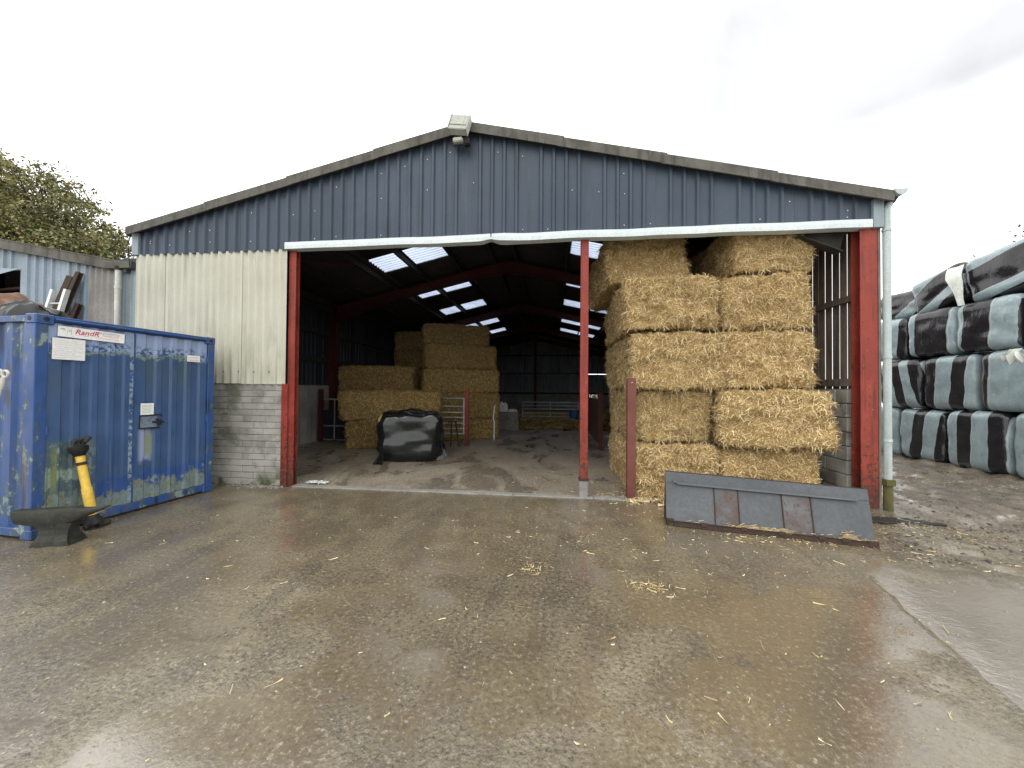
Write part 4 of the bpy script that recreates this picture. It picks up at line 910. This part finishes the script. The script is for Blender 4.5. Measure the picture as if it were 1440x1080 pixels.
txt('NO SMOKING', .026, m_pinkink, n2, (.015, -.010, -.045), wd=.9); b = MB(); b.box(.015, .17, -.0095, -.0085, -.075, -.07); b.box(.03, .15, -.0095, -.0085, -.088, -.084); b.obj('printed_mark', m_pinkink, n2)
n3 = place_sign('green_label', 'small pale green printed label just above the container latch', 'label', 1.015, 1.172, 1.315, 1.475, 0)
b = MB()
for k in range(6): b.box(.015, .135-.02*(k % 2), -.0095, -.0085, -.028-k*.021, -.022-k*.021)
stuff(b.obj('print_lines', m_greenink, n3))

# ------------------------------------------------------------------ anvil and drive shaft
an = thing('anvil', 'dark iron anvil with pointed horn standing at the corner of the blue container', 'anvil', (-5.31, -2.42, 0), R(17)); an.scale = (.88, .9, .95)
secs = [(-.46, .07, .335, .40), (-.44, .07, .25, .40), (-.2, .075, .20, .405), (.02, .075, .20, .41), (.16, .075, .24, .415), (.20, .06, .27, .40), (.32, .045, .315, .40), (.42, .028, .36, .405), (.50, .006, .40, .412)]
b = MB(); V = []; n = 10
for (x, w, z0, z1) in secs:
    for k in range(n):
        a = 2*math.pi*(k+.5)/n; c_, s_ = math.cos(a), math.sin(a); e_ = .45 if x < .18 else .9
        V.append((x, w*math.copysign(abs(c_)**e_, c_), (z0+z1)/2+(z1-z0)/2*math.copysign(abs(s_)**e_, s_)))
b.add(V, [(j*n+i, j*n+(i+1) % n, (j+1)*n+(i+1) % n, (j+1)*n+i) for j in range(len(secs)-1) for i in range(n)]+[tuple(range(n)), tuple(range(len(V)-n, len(V)))])
b.obj('face_and_horn', m_anvil, an, True)
bsec = [(.02, .20, .12), (.07, .175, .11), (.13, .15, .08), (.19, .15, .07), (.26, .19, .075)]
b = MB(); V = []
for (z, hx, hy) in bsec:
    for (a, c_) in ((-1, -1), (-.3, -1), (0, -.82), (.3, -1), (1, -1), (1, 1), (.3, 1), (0, .82), (-.3, 1), (-1, 1)): V.append((a*hx-.03, c_*hy, z-.02))
b.add(V, [(j*10+i, j*10+(i+1) % 10, (j+1)*10+(i+1) % 10, (j+1)*10+i) for j in range(4) for i in range(10)]+[tuple(range(9, -1, -1)), tuple(range(40, 50))]); b.obj('anvil_body', m_anvil, an)
pt = thing('drive_shaft', 'yellow guarded tractor drive shaft propped upright against the container door', 'drive shaft', (0,0,0))
A0 = Vector((-5.47, -2.03, .04)); A1 = Vector((-5.62, -2.10, 1.0)); ax = (A1-A0).normalized(); Lp = (A1-A0).length
def on(t_, dx=0): return A0+ax*t_+Vector((dx, 0, 0))
MB().tube([on(.10), on(.45), on(.46), on(.46), on(.86)], [.047, .047, .047, .041, .041], 16).obj('guard_tube', m_yellow, pt, True)
MB().tube([on(.74), on(.775)], [.047, .047], 16).obj('tube_collar', m_rust, pt, True)
for (a, sgn) in ((.86, 1), (.12, -1)):
    MB().tube([on(a-.01*sgn), on(a+.02*sgn), on(a+.05*sgn), on(a+.10*sgn), on(a+.11*sgn)], [.05, .06, .082, .088, .07], 18).obj('guard_cone', m_black, pt, True)
b = MB(); side = Vector((.0, 1, 0)).cross(ax).normalized(); s2 = ax.cross(side)
for s_ in (-1, 1):
    b.tube([on(.96)+s2*.045*s_, on(1.02)+s2*.04*s_+side*.01, on(1.05)+s2*.02*s_+side*.03], .018, 8)
b.tube([on(1.02)-s2*.045, on(1.03)+s2*.09+side*.01], .022, 10); b.tube([on(1.0)+s2*.05, on(1.055)+s2*.12], [.035, .03], 12); b.obj('yoke', m_anvil, pt, True)
b = MB(); b.tube([on(.0)+s2*.02, on(-.02)+s2*.14], [.04, .045], 12); b.tube([on(.02)-s2*.03, on(.0)-s2*.09], .03, 10); b.obj('lower_yoke', m_anvil, pt, True)
# grey bar with ring eye at the left edge
b = MB(); T0 = Vector((-5.80, -2.60, 1.80)); T1 = Vector((-6.16, -2.75, .0))
pts_ = [T0+(T1-T0)*k/4 for k in range(5)]; b.tube(pts_, .02, 10)
for off in (Vector((0.02, 0, .035)),):
    ring = [T0+off+Vector((.035*math.cos(a), -.0, .035*math.sin(a))) for a in np.linspace(0, 2*math.pi, 15)]; b.tube(ring, .013, 8, False)
tag(b.obj('ring_bar', m_oldpipe, None, True), 'cream ring ended metal bar leaning on the near side of the blue container', 'metal bar')
b = MB(); T0 = Vector((-5.91, -2.58, 1.82)); b.tube([T0, Vector((-6.34, -2.72, 0))], .018, 10); ring = [T0+Vector((.02+.03*math.cos(a), 0, .03+.03*math.sin(a))) for a in np.linspace(0, 2*math.pi, 15)]; b.tube(ring, .012, 8, False)
tag(b.obj('ring_bar', m_oldpipe, None, True), 'second ringed cream bar, cut off by the photo edge behind the first one', 'metal bar')

# ------------------------------------------------------------------ hide tarp on the container roof
def lump(name, label, cat, cx, cy, z, lx, ly, h, mat, seed):
    n = 26; V = []; Fc = []
    for j in range(n+1):
        for i in range(n+1):
            u_, v_ = i/n*2-1, j/n*2-1; r_ = max(0, 1-(abs(u_)**2.4+abs(v_)**2.4)); k = r_**.45
            zz_ = h*k*(1+.35*mn.noise(Vector((u_*2.2, v_*2.2, seed))))+.03*k*mn.noise(Vector((u_*8, v_*3, seed)))
            V.append((cx+u_*lx/2*(1+.08*mn.noise(Vector((v_*3, seed, 1)))), cy+v_*ly/2, z+max(0, zz_)))
    o = len(V); V += [(v[0], v[1], z-.004) for v in V]
    for j in range(n):
        for i in range(n): a = j*(n+1)+i; Fc.append((a, a+1, a+n+2, a+n+1)); Fc.append((o+a, o+a+n+1, o+a+n+2, o+a+1))
    return tag(MB().add(V, Fc).obj(name, mat, None, True), label, cat)
lump('brown_hide', 'brown and cream hide like sheet heaped on the container roof at the left edge', 'cover', -7.2, -1.8, CH-.03, .85, .8, .40, m_tarp, 3)
lump('black_plastic_sheet', 'crumpled black plastic sheet beside the brown heap on the container roof', 'plastic sheet', -6.84, -1.75, CH-.03, .42, .7, .30, m_bfilm, 8)

# ------------------------------------------------------------------ side shed on the left
sh = thing('side_shed', 'lower shed with pale blue ribbed cladding and mossy fascia, left of the barn', 'shed')
YS = .5
def zs(x): return 4.60-.193*(x+11.53)     # underside of the fascia
u = -15.0; i = 0
while u < -9.32:
    u1 = min(u+1.0, -9.28)
    if u1 > -11.0 and u < -11.0: u1 = -11.0
    if u1 <= -11.0+1e-6 and u > -12.5:
        profile_sheet(u, u1, 4.10, lambda x: zs(x)-.02, y=YS, mat=m_blue, parent=sh); profile_sheet(u, u1, .0, lambda x: 3.55, y=YS, mat=m_blue, parent=sh)
    else: profile_sheet(u, u1, .0, lambda x: zs(x)-.02, y=YS-.003*(i % 2), mat=m_blue, parent=sh)
    u = u1; i += 1
profile_sheet(-9.30, -8.72, .0, lambda x: 4.10, y=YS-.012, corr=True, pitch=.146, rib=.04, name='fibre_cement_sheet', mat=m_render, parent=sh)
profile_sheet(-8.72, -8.28, .0, lambda x: 4.10, y=YS-.004, corr=True, pitch=.12, rib=.03, name='grey_sheet', mat=m_flash, parent=sh)
MB().cbox(-8.28, -7.66, YS-.035, YS-.01, .0, 4.16, .003).obj('flat_flashing', m_flash, sh)
for k in range(3):
    x0 = -15+k*2.3; x1 = min(x0+2.36, -8.3) if k < 2 else -8.35
    b = MB(); b.prism([(x0, zs(x0)-.03), (x1, zs(x1)-.03), (x1, zs(x1)+.15+.01*k), (x0, zs(x0)+.15+.01*k)], YS-.10-.004*k, YS+.02, lambda u_, v_, w_: (u_, w_, v_)); b.prism([(x0, zs(x0)+.15), (x1, zs(x1)+.15), (x1, zs(x1)+.17), (x0, zs(x0)+.17)], YS-.108-.004*k, YS+.12, lambda u_, v_, w_: (u_, w_, v_)); b.obj('fascia', m_verge, sh)
b = MB(); b.prism([(-15, zs(-15)+.12), (-7.8, zs(-7.8)+.12), (-7.8, zs(-7.8)+.09), (-15, zs(-15)+.09)], YS+.1, YS+9, lambda u_, v_, w_: (u_, w_, v_)); b.obj('roof_sheet', m_roof, sh)
b = MB(); b.box(-13.0, -10.6, YS+.9, YS+1.0, 3.2, 4.5); b.tube([(-12.6, YS+.35, 3.78), (-10.9, YS+.3, 3.86)], .035, 6); b.obj('dark_panel_and_rail', m_brown, sh)  # dark panel stands in for shade inside the opening; a rail crosses it
MB().box(-15, -7.9, YS+2.6, YS+2.7, 0, 5.3).obj('dark_back_screen', m_dark, sh)  # dark wall added behind the opening to keep bright sky from showing through
MB().box(-15.05, -14.97, YS+.05, YS+2.6, 0, 5.0).obj('dark_side_screen', m_dark, sh)  # dark end wall added too, shutting out sky from the side
b = MB(); b.add([(-11.9, YS-.06, 4.16), (-11.0, YS-.03, 4.12), (-11.38, YS-.16, 3.95), (-12.2, YS-.22, 3.9), (-11.9, YS-.05, 4.17), (-11.0, YS-.02, 4.13), (-11.38, YS-.15, 3.96), (-12.2, YS-.21, 3.91)], [(0,1,2,3), (4,7,6,5), (0,4,5,1), (1,5,6,2), (2,6,7,3), (3,7,4,0)]); b.obj('bent_sheet', m_blue, sh)
b = MB(); b.cbox(-8.78, -8.18, YS-.16, YS+.02, 4.02, 4.16, .008); b.obj('gutter_end', m_verge, sh)
dp2 = MB().tube([(-8.50, YS-.12, 4.02), (-8.50, YS-.12, .0)], .055, 14).obj('downpipe', m_oldpipe, sh, True)
MB().tube([(-8.50, YS-.12, 3.99), (-8.50, YS-.12, 4.06)], .07, 14).obj('pipe_collar', m_rust, dp2)
MB().tube([(-8.50, YS-.12, 3.62), (-8.50, YS-.12, 3.68)], .062, 14).obj('pipe_collar', m_oldpipe, dp2)
MB().tube([(-7.72, -.03, 4.46), (-7.76, -.03, 4.3), (-7.74, -.01, 3.9)], .008, 6).obj('hanging_cable', m_black, barn)
# rusty beams and ladder between the shed and the container
def lean(name, label, cat, x0, x1, ztop, w, t, mat, group=None):
    """flat beam from the ground to the shed wall"""
    a = Vector((x0, -.15, 0)); c_ = Vector((x1, YS-.10, ztop)); d_ = (c_-a).normalized(); s_ = Vector((1, 0, 0)); s_ = (s_-d_*s_.dot(d_)).normalized(); n_ = d_.cross(s_)
    b = MB(); f_ = t*.18
    for (u0, u1, v0, v1) in ((-w/2, w/2, -t/2, -t/2+f_), (-w/2, w/2, t/2-f_, t/2), (-f_/2, f_/2, -t/2+f_, t/2-f_)):
        b.add([a+d_*q+s_*u_+n_*v_ for q in (0, (c_-a).length) for (u_, v_) in ((u0, v0), (u1, v0), (u1, v1), (u0, v1))], [(0,1,2,3), (7,6,5,4), (0,4,5,1), (1,5,6,2), (2,6,7,3), (3,7,4,0)])
    return tag(b.obj(name, mat), label, cat, group)
GR = 'rusty steel beams leaning on the side shed'
lean('steel_beam', 'broad rusty steel beam, leftmost of three leaning on the pale blue shed', 'steel beam', -10.6, -9.60, 3.90, .15, .08, m_rust, GR)
lean('steel_beam', 'tallest narrow rusty steel beam leaning on the pale blue shed', 'steel beam', -10.4, -9.42, 3.98, .09, .08, m_rust, GR)
lean('steel_beam', 'short rusty steel beam, lowest and rightmost of three behind the ladder', 'steel beam', -10.1, -9.42, 3.35, .10, .07, m_rust, GR)
ld = thing('ladder', 'aluminium ladder top standing behind the blue container against the shed', 'ladder')
def lpt(s_, t_): # s_: -1 left stile, 1 right
    return Vector((-9.85+s_*.15+t_*.46, -.35+t_*.45, t_*3.55))
for s_ in (-1, 1):
    b = MB(); a, c_ = lpt(s_, 0), lpt(s_, 1); d_ = (c_-a).normalized(); s3 = (Vector((1,0,0))-d_*d_.x).normalized(); n_ = d_.cross(s3)
    b.add([p_+s3*u_+n_*v_ for p_ in (a, c_) for (u_, v_) in ((-.03, -.035), (.03, -.035), (.03, .035), (-.03, .035))], [(0,1,2,3), (7,6,5,4), (0,4,5,1), (1,5,6,2), (2,6,7,3), (3,7,4,0)]); b.obj('stile', m_alu, ld)
for k in range(12):
    t_ = .06+k*.0785; MB().tube([lpt(-1, t_), lpt(1, t_)], .016, 8).obj('rung', m_alu, ld)

# ------------------------------------------------------------------ things inside the barn
def gate(name, label, x0, x1, y, z0, z1, bars, mat=m_galv, rz=0, r=.02, mids=()):
    t = thing(name, label, 'gate', (x0, y, 0), rz); w = x1-x0
    b = MB(); b.tube([(0, 0, z0), (0, 0, z1)], r*1.2, 8); b.tube([(w, 0, z0), (w, 0, z1)], r*1.2, 8); b.obj('gate_frame', mat, t, True)
    for z in bars: MB().tube([(0, 0, z), (w, 0, z)], r, 8).obj('bar', mat, t, True)
    for m_ in mids: MB().tube([(m_, -.02, z0), (m_, -.02, z1)], r, 8).obj('brace', mat, t, True)
    return t
gate('field_gate', 'galvanised gate with seven bars beside the red post inside the barn', -3.75, -2.62, 4.78, .36, 1.43, [.37, .52, .68, .85, 1.0, 1.18, 1.42], r=.015)
rp = thing('red_post', 'red steel post holding the galvanised gate inside the barn', 'post', (-2.535, 4.76, 0)); b = MB(); isec(b, 0, 0, -.01, 1.68, .11, .1, .01); b.obj('steel_post', m_red, rp)
b = MB(); b.tube([(-2.95, 4.55, 0), (-2.93, 4.55, .75)], .022, 8); b.tube([(-2.72, 4.6, 0), (-2.82, 4.6, .75)], .022, 8); b.tube([(-3.05, 4.55, .72), (-2.78, 4.6, .74)], .02, 8); tag(b.obj('rusty_stand', m_rust), 'small rusty steel stand in front of the galvanised gate', 'stand')
gate('yard_gate', 'dark sheeted gate by the left wall of the barn', -7.35, -6.3, 5.0, .05, 1.35, [.06, .5, 1.34], mids=(.5,), r=.02)
MB().cbox(-7.3, -6.32, 5.03, 5.045, .05, 1.0, .003).obj('sheeting', m_dark, bpy.data.objects['yard_gate']).matrix_parent_inverse = Matrix.Translation((7.35, -5.0, 0))
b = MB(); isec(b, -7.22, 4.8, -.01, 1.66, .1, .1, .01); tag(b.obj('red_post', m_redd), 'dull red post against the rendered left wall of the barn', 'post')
b = MB(); b.tube([(-1.92, 6.15, .0), (-1.93, 6.22, .62), (-1.98, 6.3, .7), (-1.95, 6.35, 1.1), (-1.86, 6.4, 1.25)], .022, 8); tag(b.obj('white_pipe', m_lint, None, True), 'bent white pipe standing at the right edge of the tall dim bale stack', 'pipe')
for k, (x0, x1, z0, z1) in enumerate(((-2.35, -1.4, .0, .40), (-2.3, -1.42, .405, .76))):
    tag(MB().cbox(x0, x1, 9.2, 9.8, z0, z1, .02).obj('concrete_block', m_conc), ('lower' if k == 0 else 'upper')+' concrete block of the pair carrying white sacks inside the barn', 'concrete block', 'concrete blocks inside the barn')
lump('white_sack', 'white sack slumped on the concrete blocks inside the barn', 'sack', -2.1, 9.45, .76, .48, .45, .36, m_white, 2)
lump('white_sack', 'small flat white bag right of the taller sack on the blocks', 'sack', -1.68, 9.45, .76, .4, .4, .1, m_white, 5)
gate('cattle_gate', 'long galvanised cattle gate across the back of the barn', -1.45, 1.25, 12.0, .2, 1.08, [.22, .38, .55, .74, .9, 1.07], mids=(1.35,), r=.02)
b = MB(); b.tube([(0, 0, 0), (0, 0, .03), (0, 0, .5), (0, 0, .55)], [.18, .2, .22, .2], 14); o = tag(b.obj('blue_drum', m_bluep, None, True), 'blue plastic drum beside the cattle gate', 'drum'); o.location = (1.02, 11.6, .2)
pw = thing('partition_wall', 'brown sheeted partition with red end post running back between the bays', 'partition', (1.37, 4.7, 0))
b = MB(); isec(b, 0, 0, -.01, 1.62, .12, .12, .012); b.obj('end_post', m_redd, pw)
for k in range(5): MB().cbox(-.02+.003*(k % 2), .02, .14+k*1.2, .14+(k+1)*1.2-.01, .12, 1.42, .004).obj('wall_sheet', m_brown, pw)
b = MB(); isec(b, 0, 6.1, -.01, 1.6, .12, .12, .012); b.obj('far_post', m_redd, pw)
# straw bedding at the back
def straw_scatter(name, N, posf, mat, lmin, lmax, w, zf, seed, lift=.01):
    g = np.random.default_rng(seed); P = posf(g, N); z = zf(P[:, 0], P[:, 1])
    a = g.random(N)*2*np.pi; L_ = lmin+(lmax-lmin)*g.random(N)**2.2; d = np.stack([np.cos(a), np.sin(a)], 1); s_ = np.stack([-d[:, 1], d[:, 0]], 1); c = (g.random(N)-.5)*.25
    W_ = w*(.6+.8*g.random(N))[:, None]/2; rows = []
    for t_ in (-.5, 0, .5):
        ctr = P+d*(L_*t_)[:, None]+s_*(c*L_*(t_*t_))[:, None]
        for q in (-1, 1):
            xy = ctr+s_*W_*q; zz_ = z+.006+lift*g.random(N)*(1 if t_ else .5)+(0.0015*q); rows.append(np.column_stack([xy, zz_]))
    V = np.stack(rows, 1).reshape(-1, 3); b0 = np.arange(N)[:, None]*6
    return fast(name, V, np.concatenate([b0+np.array([[0, 1, 3, 2]]), b0+np.array([[2, 3, 5, 4]])], 0), mat)
bed = lambda X, Y: .26*sstep(Y, 9.6, 11.5)*(1+.4*vnoise(X, Y, .7, 40))
me = grid('straw_bedding', np.arange(-7, 4.4, .25), np.arange(9.9, 22, .25), lambda X, Y: .012+bed(X, Y)+.05*vnoise(X, Y, .35, 41)*sstep(Y, 9.9, 10.6), m_hayb); stuff(tag(ob('straw_bedding', me), 'deep loose straw bedding around the cattle gate at the back of the barn', 'straw'))
me = straw_scatter('bedding_straws', 9000, lambda g, n_: np.column_stack([g.uniform(-2.4, 3, n_), 9.5+5*g.random(n_)]), m_hay, .1, .3, .03, lambda x, y: bed(x, y)+.03, 44, .05); stuff(tag(ob('bedding_straws', me), 'loose straws on the bedding at the back of the barn', 'straw'))

# ------------------------------------------------------------------ litter on the yard
gz = lambda x, y: np.where((y > .1) & (x < 4.6) & (x > -7.5), .012, np.maximum(yard_h(x, y), -.021))
def clump(cx, cy, sx, sy, frac): return (cx, cy, sx, sy, frac)
CL_ = [(2.6, -.65, 1.6, .28, .14), (1.0, .1, .7, .2, .10), (2.6, -1.35, .9, .2, .05), (-.2, -2.35, .14, .09, .018), (.86, -2.55, .2, .08, .024), (4.6, -.9, .9, .4, .05), (3.9, -1.55, .5, .25, .02), (7.6, 2.2, 1.0, .6, .06), (.8, -1.6, 2.2, .6, .08), (-.3, .9, 1.7, .6, .04), (-5.7, .02, .8, .1, .04), (1.2, .5, .3, .5, .05), (-2.5, -2.6, 3.2, 1.4, .035), (1.0, -3.8, 2.2, 1.0, .03), (4.9, -1.9, .8, .3, .04)]
def posf(g, n_):
    w_ = np.array([c[4] for c in CL_]); k = g.choice(len(CL_), n_, p=w_/w_.sum()); A = np.array(CL_)[k]
    return np.column_stack([A[:, 0]+A[:, 2]*g.normal(size=n_)*.6, A[:, 1]+A[:, 3]*g.normal(size=n_)*.6])
stuff(tag(ob('straw_litter', straw_scatter('straw_litter', 2600, posf, m_litter, .01, .09, .004, gz, 50, .012)), 'loose straws scattered over the wet yard and barn threshold', 'straw litter'))
stuff(tag(ob('straw_wisps', straw_scatter('straw_wisps', 22, lambda g, n_: np.column_stack([g.uniform(-3.5, 3.6, n_), g.uniform(-4.3, -1.2, n_)]), m_litter, .04, .13, .0045, gz, 53, .01)), 'longer single straws lying apart on the wet yard', 'straw litter'))
me = straw_scatter('fallen_straw', 900, lambda g, n_: np.column_stack([g.uniform(1.2, 4.3, n_), .05-np.abs(g.normal(size=n_))*.12]), m_litter, .05, .2, .008, gz, 57, .05); stuff(tag(ob('fallen_straw', me), 'fallen straw heaped along the foot of the bale stack', 'straw litter'))
# straw lying on the blade ledge
g = np.random.default_rng(5); b = MB()
for k in range(520):
    u_ = g.choice([g.uniform(.36, .6), g.uniform(.55, .62), g.normal(.87, .018), g.uniform(.1, .98)], p=[.45, .15, .28, .12]); v_ = .09+abs(g.normal())*.022*(2.2 if abs(u_-.87) < .05 else 1)
    a = g.uniform(-.5, .5)+(math.pi/2 if (abs(u_-.87) < .05 and g.random() < .3) else 0); l_ = g.uniform(.02, .07); p0 = bp(u_, v_, g.uniform(.01, .055)); d_ = (BR-BL).normalized()*math.cos(a)*l_+Vector((0, 0, 1))*math.sin(a)*l_*(-1); s_ = Vector((0, -.2, 1)).normalized()*.0035
    b.add([p0-s_, p0+s_, p0+d_+s_, p0+d_-s_], [(0,1,2,3)])
stuff(tag(b.obj('ledge_straw', m_litter), 'loose straw caught along the lower ledge of the grey steel blade', 'straw litter'))
# small stones
ico = bmesh.new(); bmesh.ops.create_icosphere(ico, subdivisions=1, radius=1); IV = np.array([v.co[:] for v in ico.verts]); IF = np.array([[v.index for v in f.verts] for f in ico.faces]); ico.free()
def stones(name, N, posf_, mat, r0, r1, label, seed):
    g = np.random.default_rng(seed); P = posf_(g, N); r = r0+(r1-r0)*g.random(N)**3; z = gz(P[:, 0], P[:, 1]); V = []; 
    S_ = r[:, None, None]*np.stack([.7+.6*g.random(N), .7+.6*g.random(N), .4+.3*g.random(N)], 1)[:, None, :]
    V = IV[None]*S_*(1+.25*g.normal(size=(N, 12, 1)))+np.column_stack([P, z+.001])[:, None, :]; Fq = IF[None]+12*np.arange(N)[:, None, None]
    return stuff(tag(ob(name, fast(name, V.reshape(-1, 3), Fq.reshape(-1, 3), mat)), label, 'stones'))
stones('small_stones', 2200, lambda g, n_: np.column_stack([g.uniform(-6, 6, n_), g.uniform(-5.6, 1.2, n_)]), grimy('grit_stones', (.2,.18,.15), (.4,.37,.32), scale=20), .003, .011, 'fine grit and small stones on the wet yard', 70)
stones('mud_clods', 1500, lambda g, n_: np.column_stack([3.7+np.abs(g.normal(size=n_))*2.6, -1.75+np.abs(g.normal(0, 1.5, n_))]), grimy('wet_mud_clods', (.05,.037,.027), (.10,.078,.058), scale=14, rough=(.3,.6)), .004, .022, 'dark mud clods in the rutted ground beyond the barn corner', 71)
stones('wall_foot_rubble', 260, lambda g, n_: np.column_stack([g.uniform(-5.6, -4.6, n_), -.02-np.abs(g.normal(size=n_))*.07]), m_conc, .008, .03, 'pale crumbs of rubble along the foot of the block wall', 72)
# scrap of white plastic on the barn floor, mat by the post
V = []; n = 14; b = MB()
for j in range(7):
    for i in range(n+1):
        u_, v_ = i/n, j/6; V.append((-4.36+.42*u_+.02*math.sin(j*2), .14+.16*v_+.03*math.sin(i*1.7), .02+.03*abs(math.sin(i*1.9+j))*(.4+.6*math.sin(math.pi*u_))))
b.add(V, [(j*(n+1)+i, j*(n+1)+i+1, (j+1)*(n+1)+i+1, (j+1)*(n+1)+i) for j in range(6) for i in range(n)]); tag(b.obj('plastic_scrap', m_white, None, True), 'crumpled white plastic scrap on the floor beside the left barn post', 'plastic scrap')
b = MB()
for k in range(3): b.cbox(3.98+.02*k, 5.0-.12*k, -.62+.085*k, -.545+.085*k, .005, .035-.004*k, .005)
tag(b.obj('rubber_mat', m_black), 'dark slatted grid lying on the mud by the right barn post', 'drain grid')

# ------------------------------------------------------------------ trees
def tree(name, label, base, blobs, N, leaf, mat, seed, trunk_r=.22, twigs=60, group=None):
    t = thing(name, label, 'tree', base, 0, group); g = np.random.default_rng(seed); B = np.array(blobs)      # x,y,z,rx,ry,rz relative
    b = MB(); top = B[:, :3].mean(0); hh = top[2]
    b.tube([(0, 0, -.1), (.05, .03, hh*.25), (-.05, 0, hh*.5), (.08, .05, hh*.75)], [trunk_r, trunk_r*.8, trunk_r*.65, trunk_r*.4], 9)
    for q in B:
        st = Vector((0, 0, hh*g.uniform(.3, .7))); en = Vector(q[:3]); mid = (st+en)/2+Vector((0, 0, .3)); b.tube([st, mid, en], [trunk_r*.4, trunk_r*.25, .03], 6)
        for k in range(max(1, twigs//len(B))):
            d = g.normal(size=3); d /= np.linalg.norm(d); d[2] = abs(d[2])*.9+.1; e2 = en+Vector(d*q[3:6]*g.uniform(.9, 1.12)); m2 = (en+e2)/2+Vector((0, 0, .1)); b.tube([en, m2, e2], [.028, .016, .005], 4, False)
    b.obj('trunk', m_bark, t, True)
    # clumps on and in the blobs
    nc = N//55; k = g.choice(len(B), nc, p=(B[:, 3]*B[:, 5])/(B[:, 3]*B[:, 5]).sum()); d = g.normal(size=(nc, 3)); d /= np.linalg.norm(d, axis=1, keepdims=True); rr = g.random((nc, 1))**.4*1.12
    C_ = B[k, :3]+d*rr*B[k, 3:6]; sz = g.uniform(.1, .42, (nc, 1, 1))
    P = (C_[:, None, :]+g.normal(size=(nc, 55, 3))*sz*np.array([1, 1, .7])).reshape(-1, 3); n_ = len(P)
    a = g.normal(size=(n_, 3)); a /= np.linalg.norm(a, axis=1, keepdims=True); c = np.cross(a, g.normal(size=(n_, 3))); c /= np.linalg.norm(c, axis=1, keepdims=True)
    s_ = leaf*(.5+g.random((n_, 1))); V = np.stack([P-a*s_, P+c*s_*.45, P+a*s_, P-c*s_*.45], 1).reshape(-1, 3)
    ob('crown', fast('crown', V, np.arange(n_*4).reshape(-1, 4), mat), t); return t
tree('broadleaf_tree', 'big bushy tree turning autumn brown behind the left shed', (-26, 10, 0),
     [(-3.6, 0, 11.4, 2.8, 2.3, 2.5), (-.7, 0, 10.6, 2.4, 2.1, 2.3), (1.6, 0, 9.2, 1.9, 1.8, 1.9), (3.3, 0, 8.0, 1.6, 1.6, 1.6), (4.7, 0, 6.9, 1.3, 1.4, 1.2), (-1.5, .4, 7.6, 4.6, 2.3, 2.2), (2.2, .4, 6.4, 3.4, 2.0, 1.8), (-6.0, .3, 10.5, 2.6, 2.2, 3.0)], 85000, .085, m_leaf, 5, .28, 90)
tree('broadleaf_tree', 'thin topped tree in the gap between left shed and barn', (-20.6, 10, 0), [(.0, 0, 6.9, 1.0, 1.2, .9), (1.0, .3, 6.2, 1.1, 1.2, 1.2), (-1.0, .3, 6.2, 1.6, 1.2, 1.4)], 11000, .08, m_leaf, 6, .12, 24)
tree('sparse_tree', 'small sparse mauve tree top above the silage bales at the right edge', (15.9, 8, 0), [(0, 0, 6.5, .5, .6, .7), (-.5, .2, 6.0, .45, .6, .5), (.9, 0, 6.2, .8, .8, 1.0), (.4, 0, 5.4, .8, .8, .8)], 900, .055, m_leaf2, 7, .1, 60)
tree('hedge_bush', 'green bush seen through the opening in the back wall', (4.6, 27, 0), [(0, 0, 1.2, 2.0, 1, 1.2)], 4000, .1, m_leaf, 8, .1, 8)
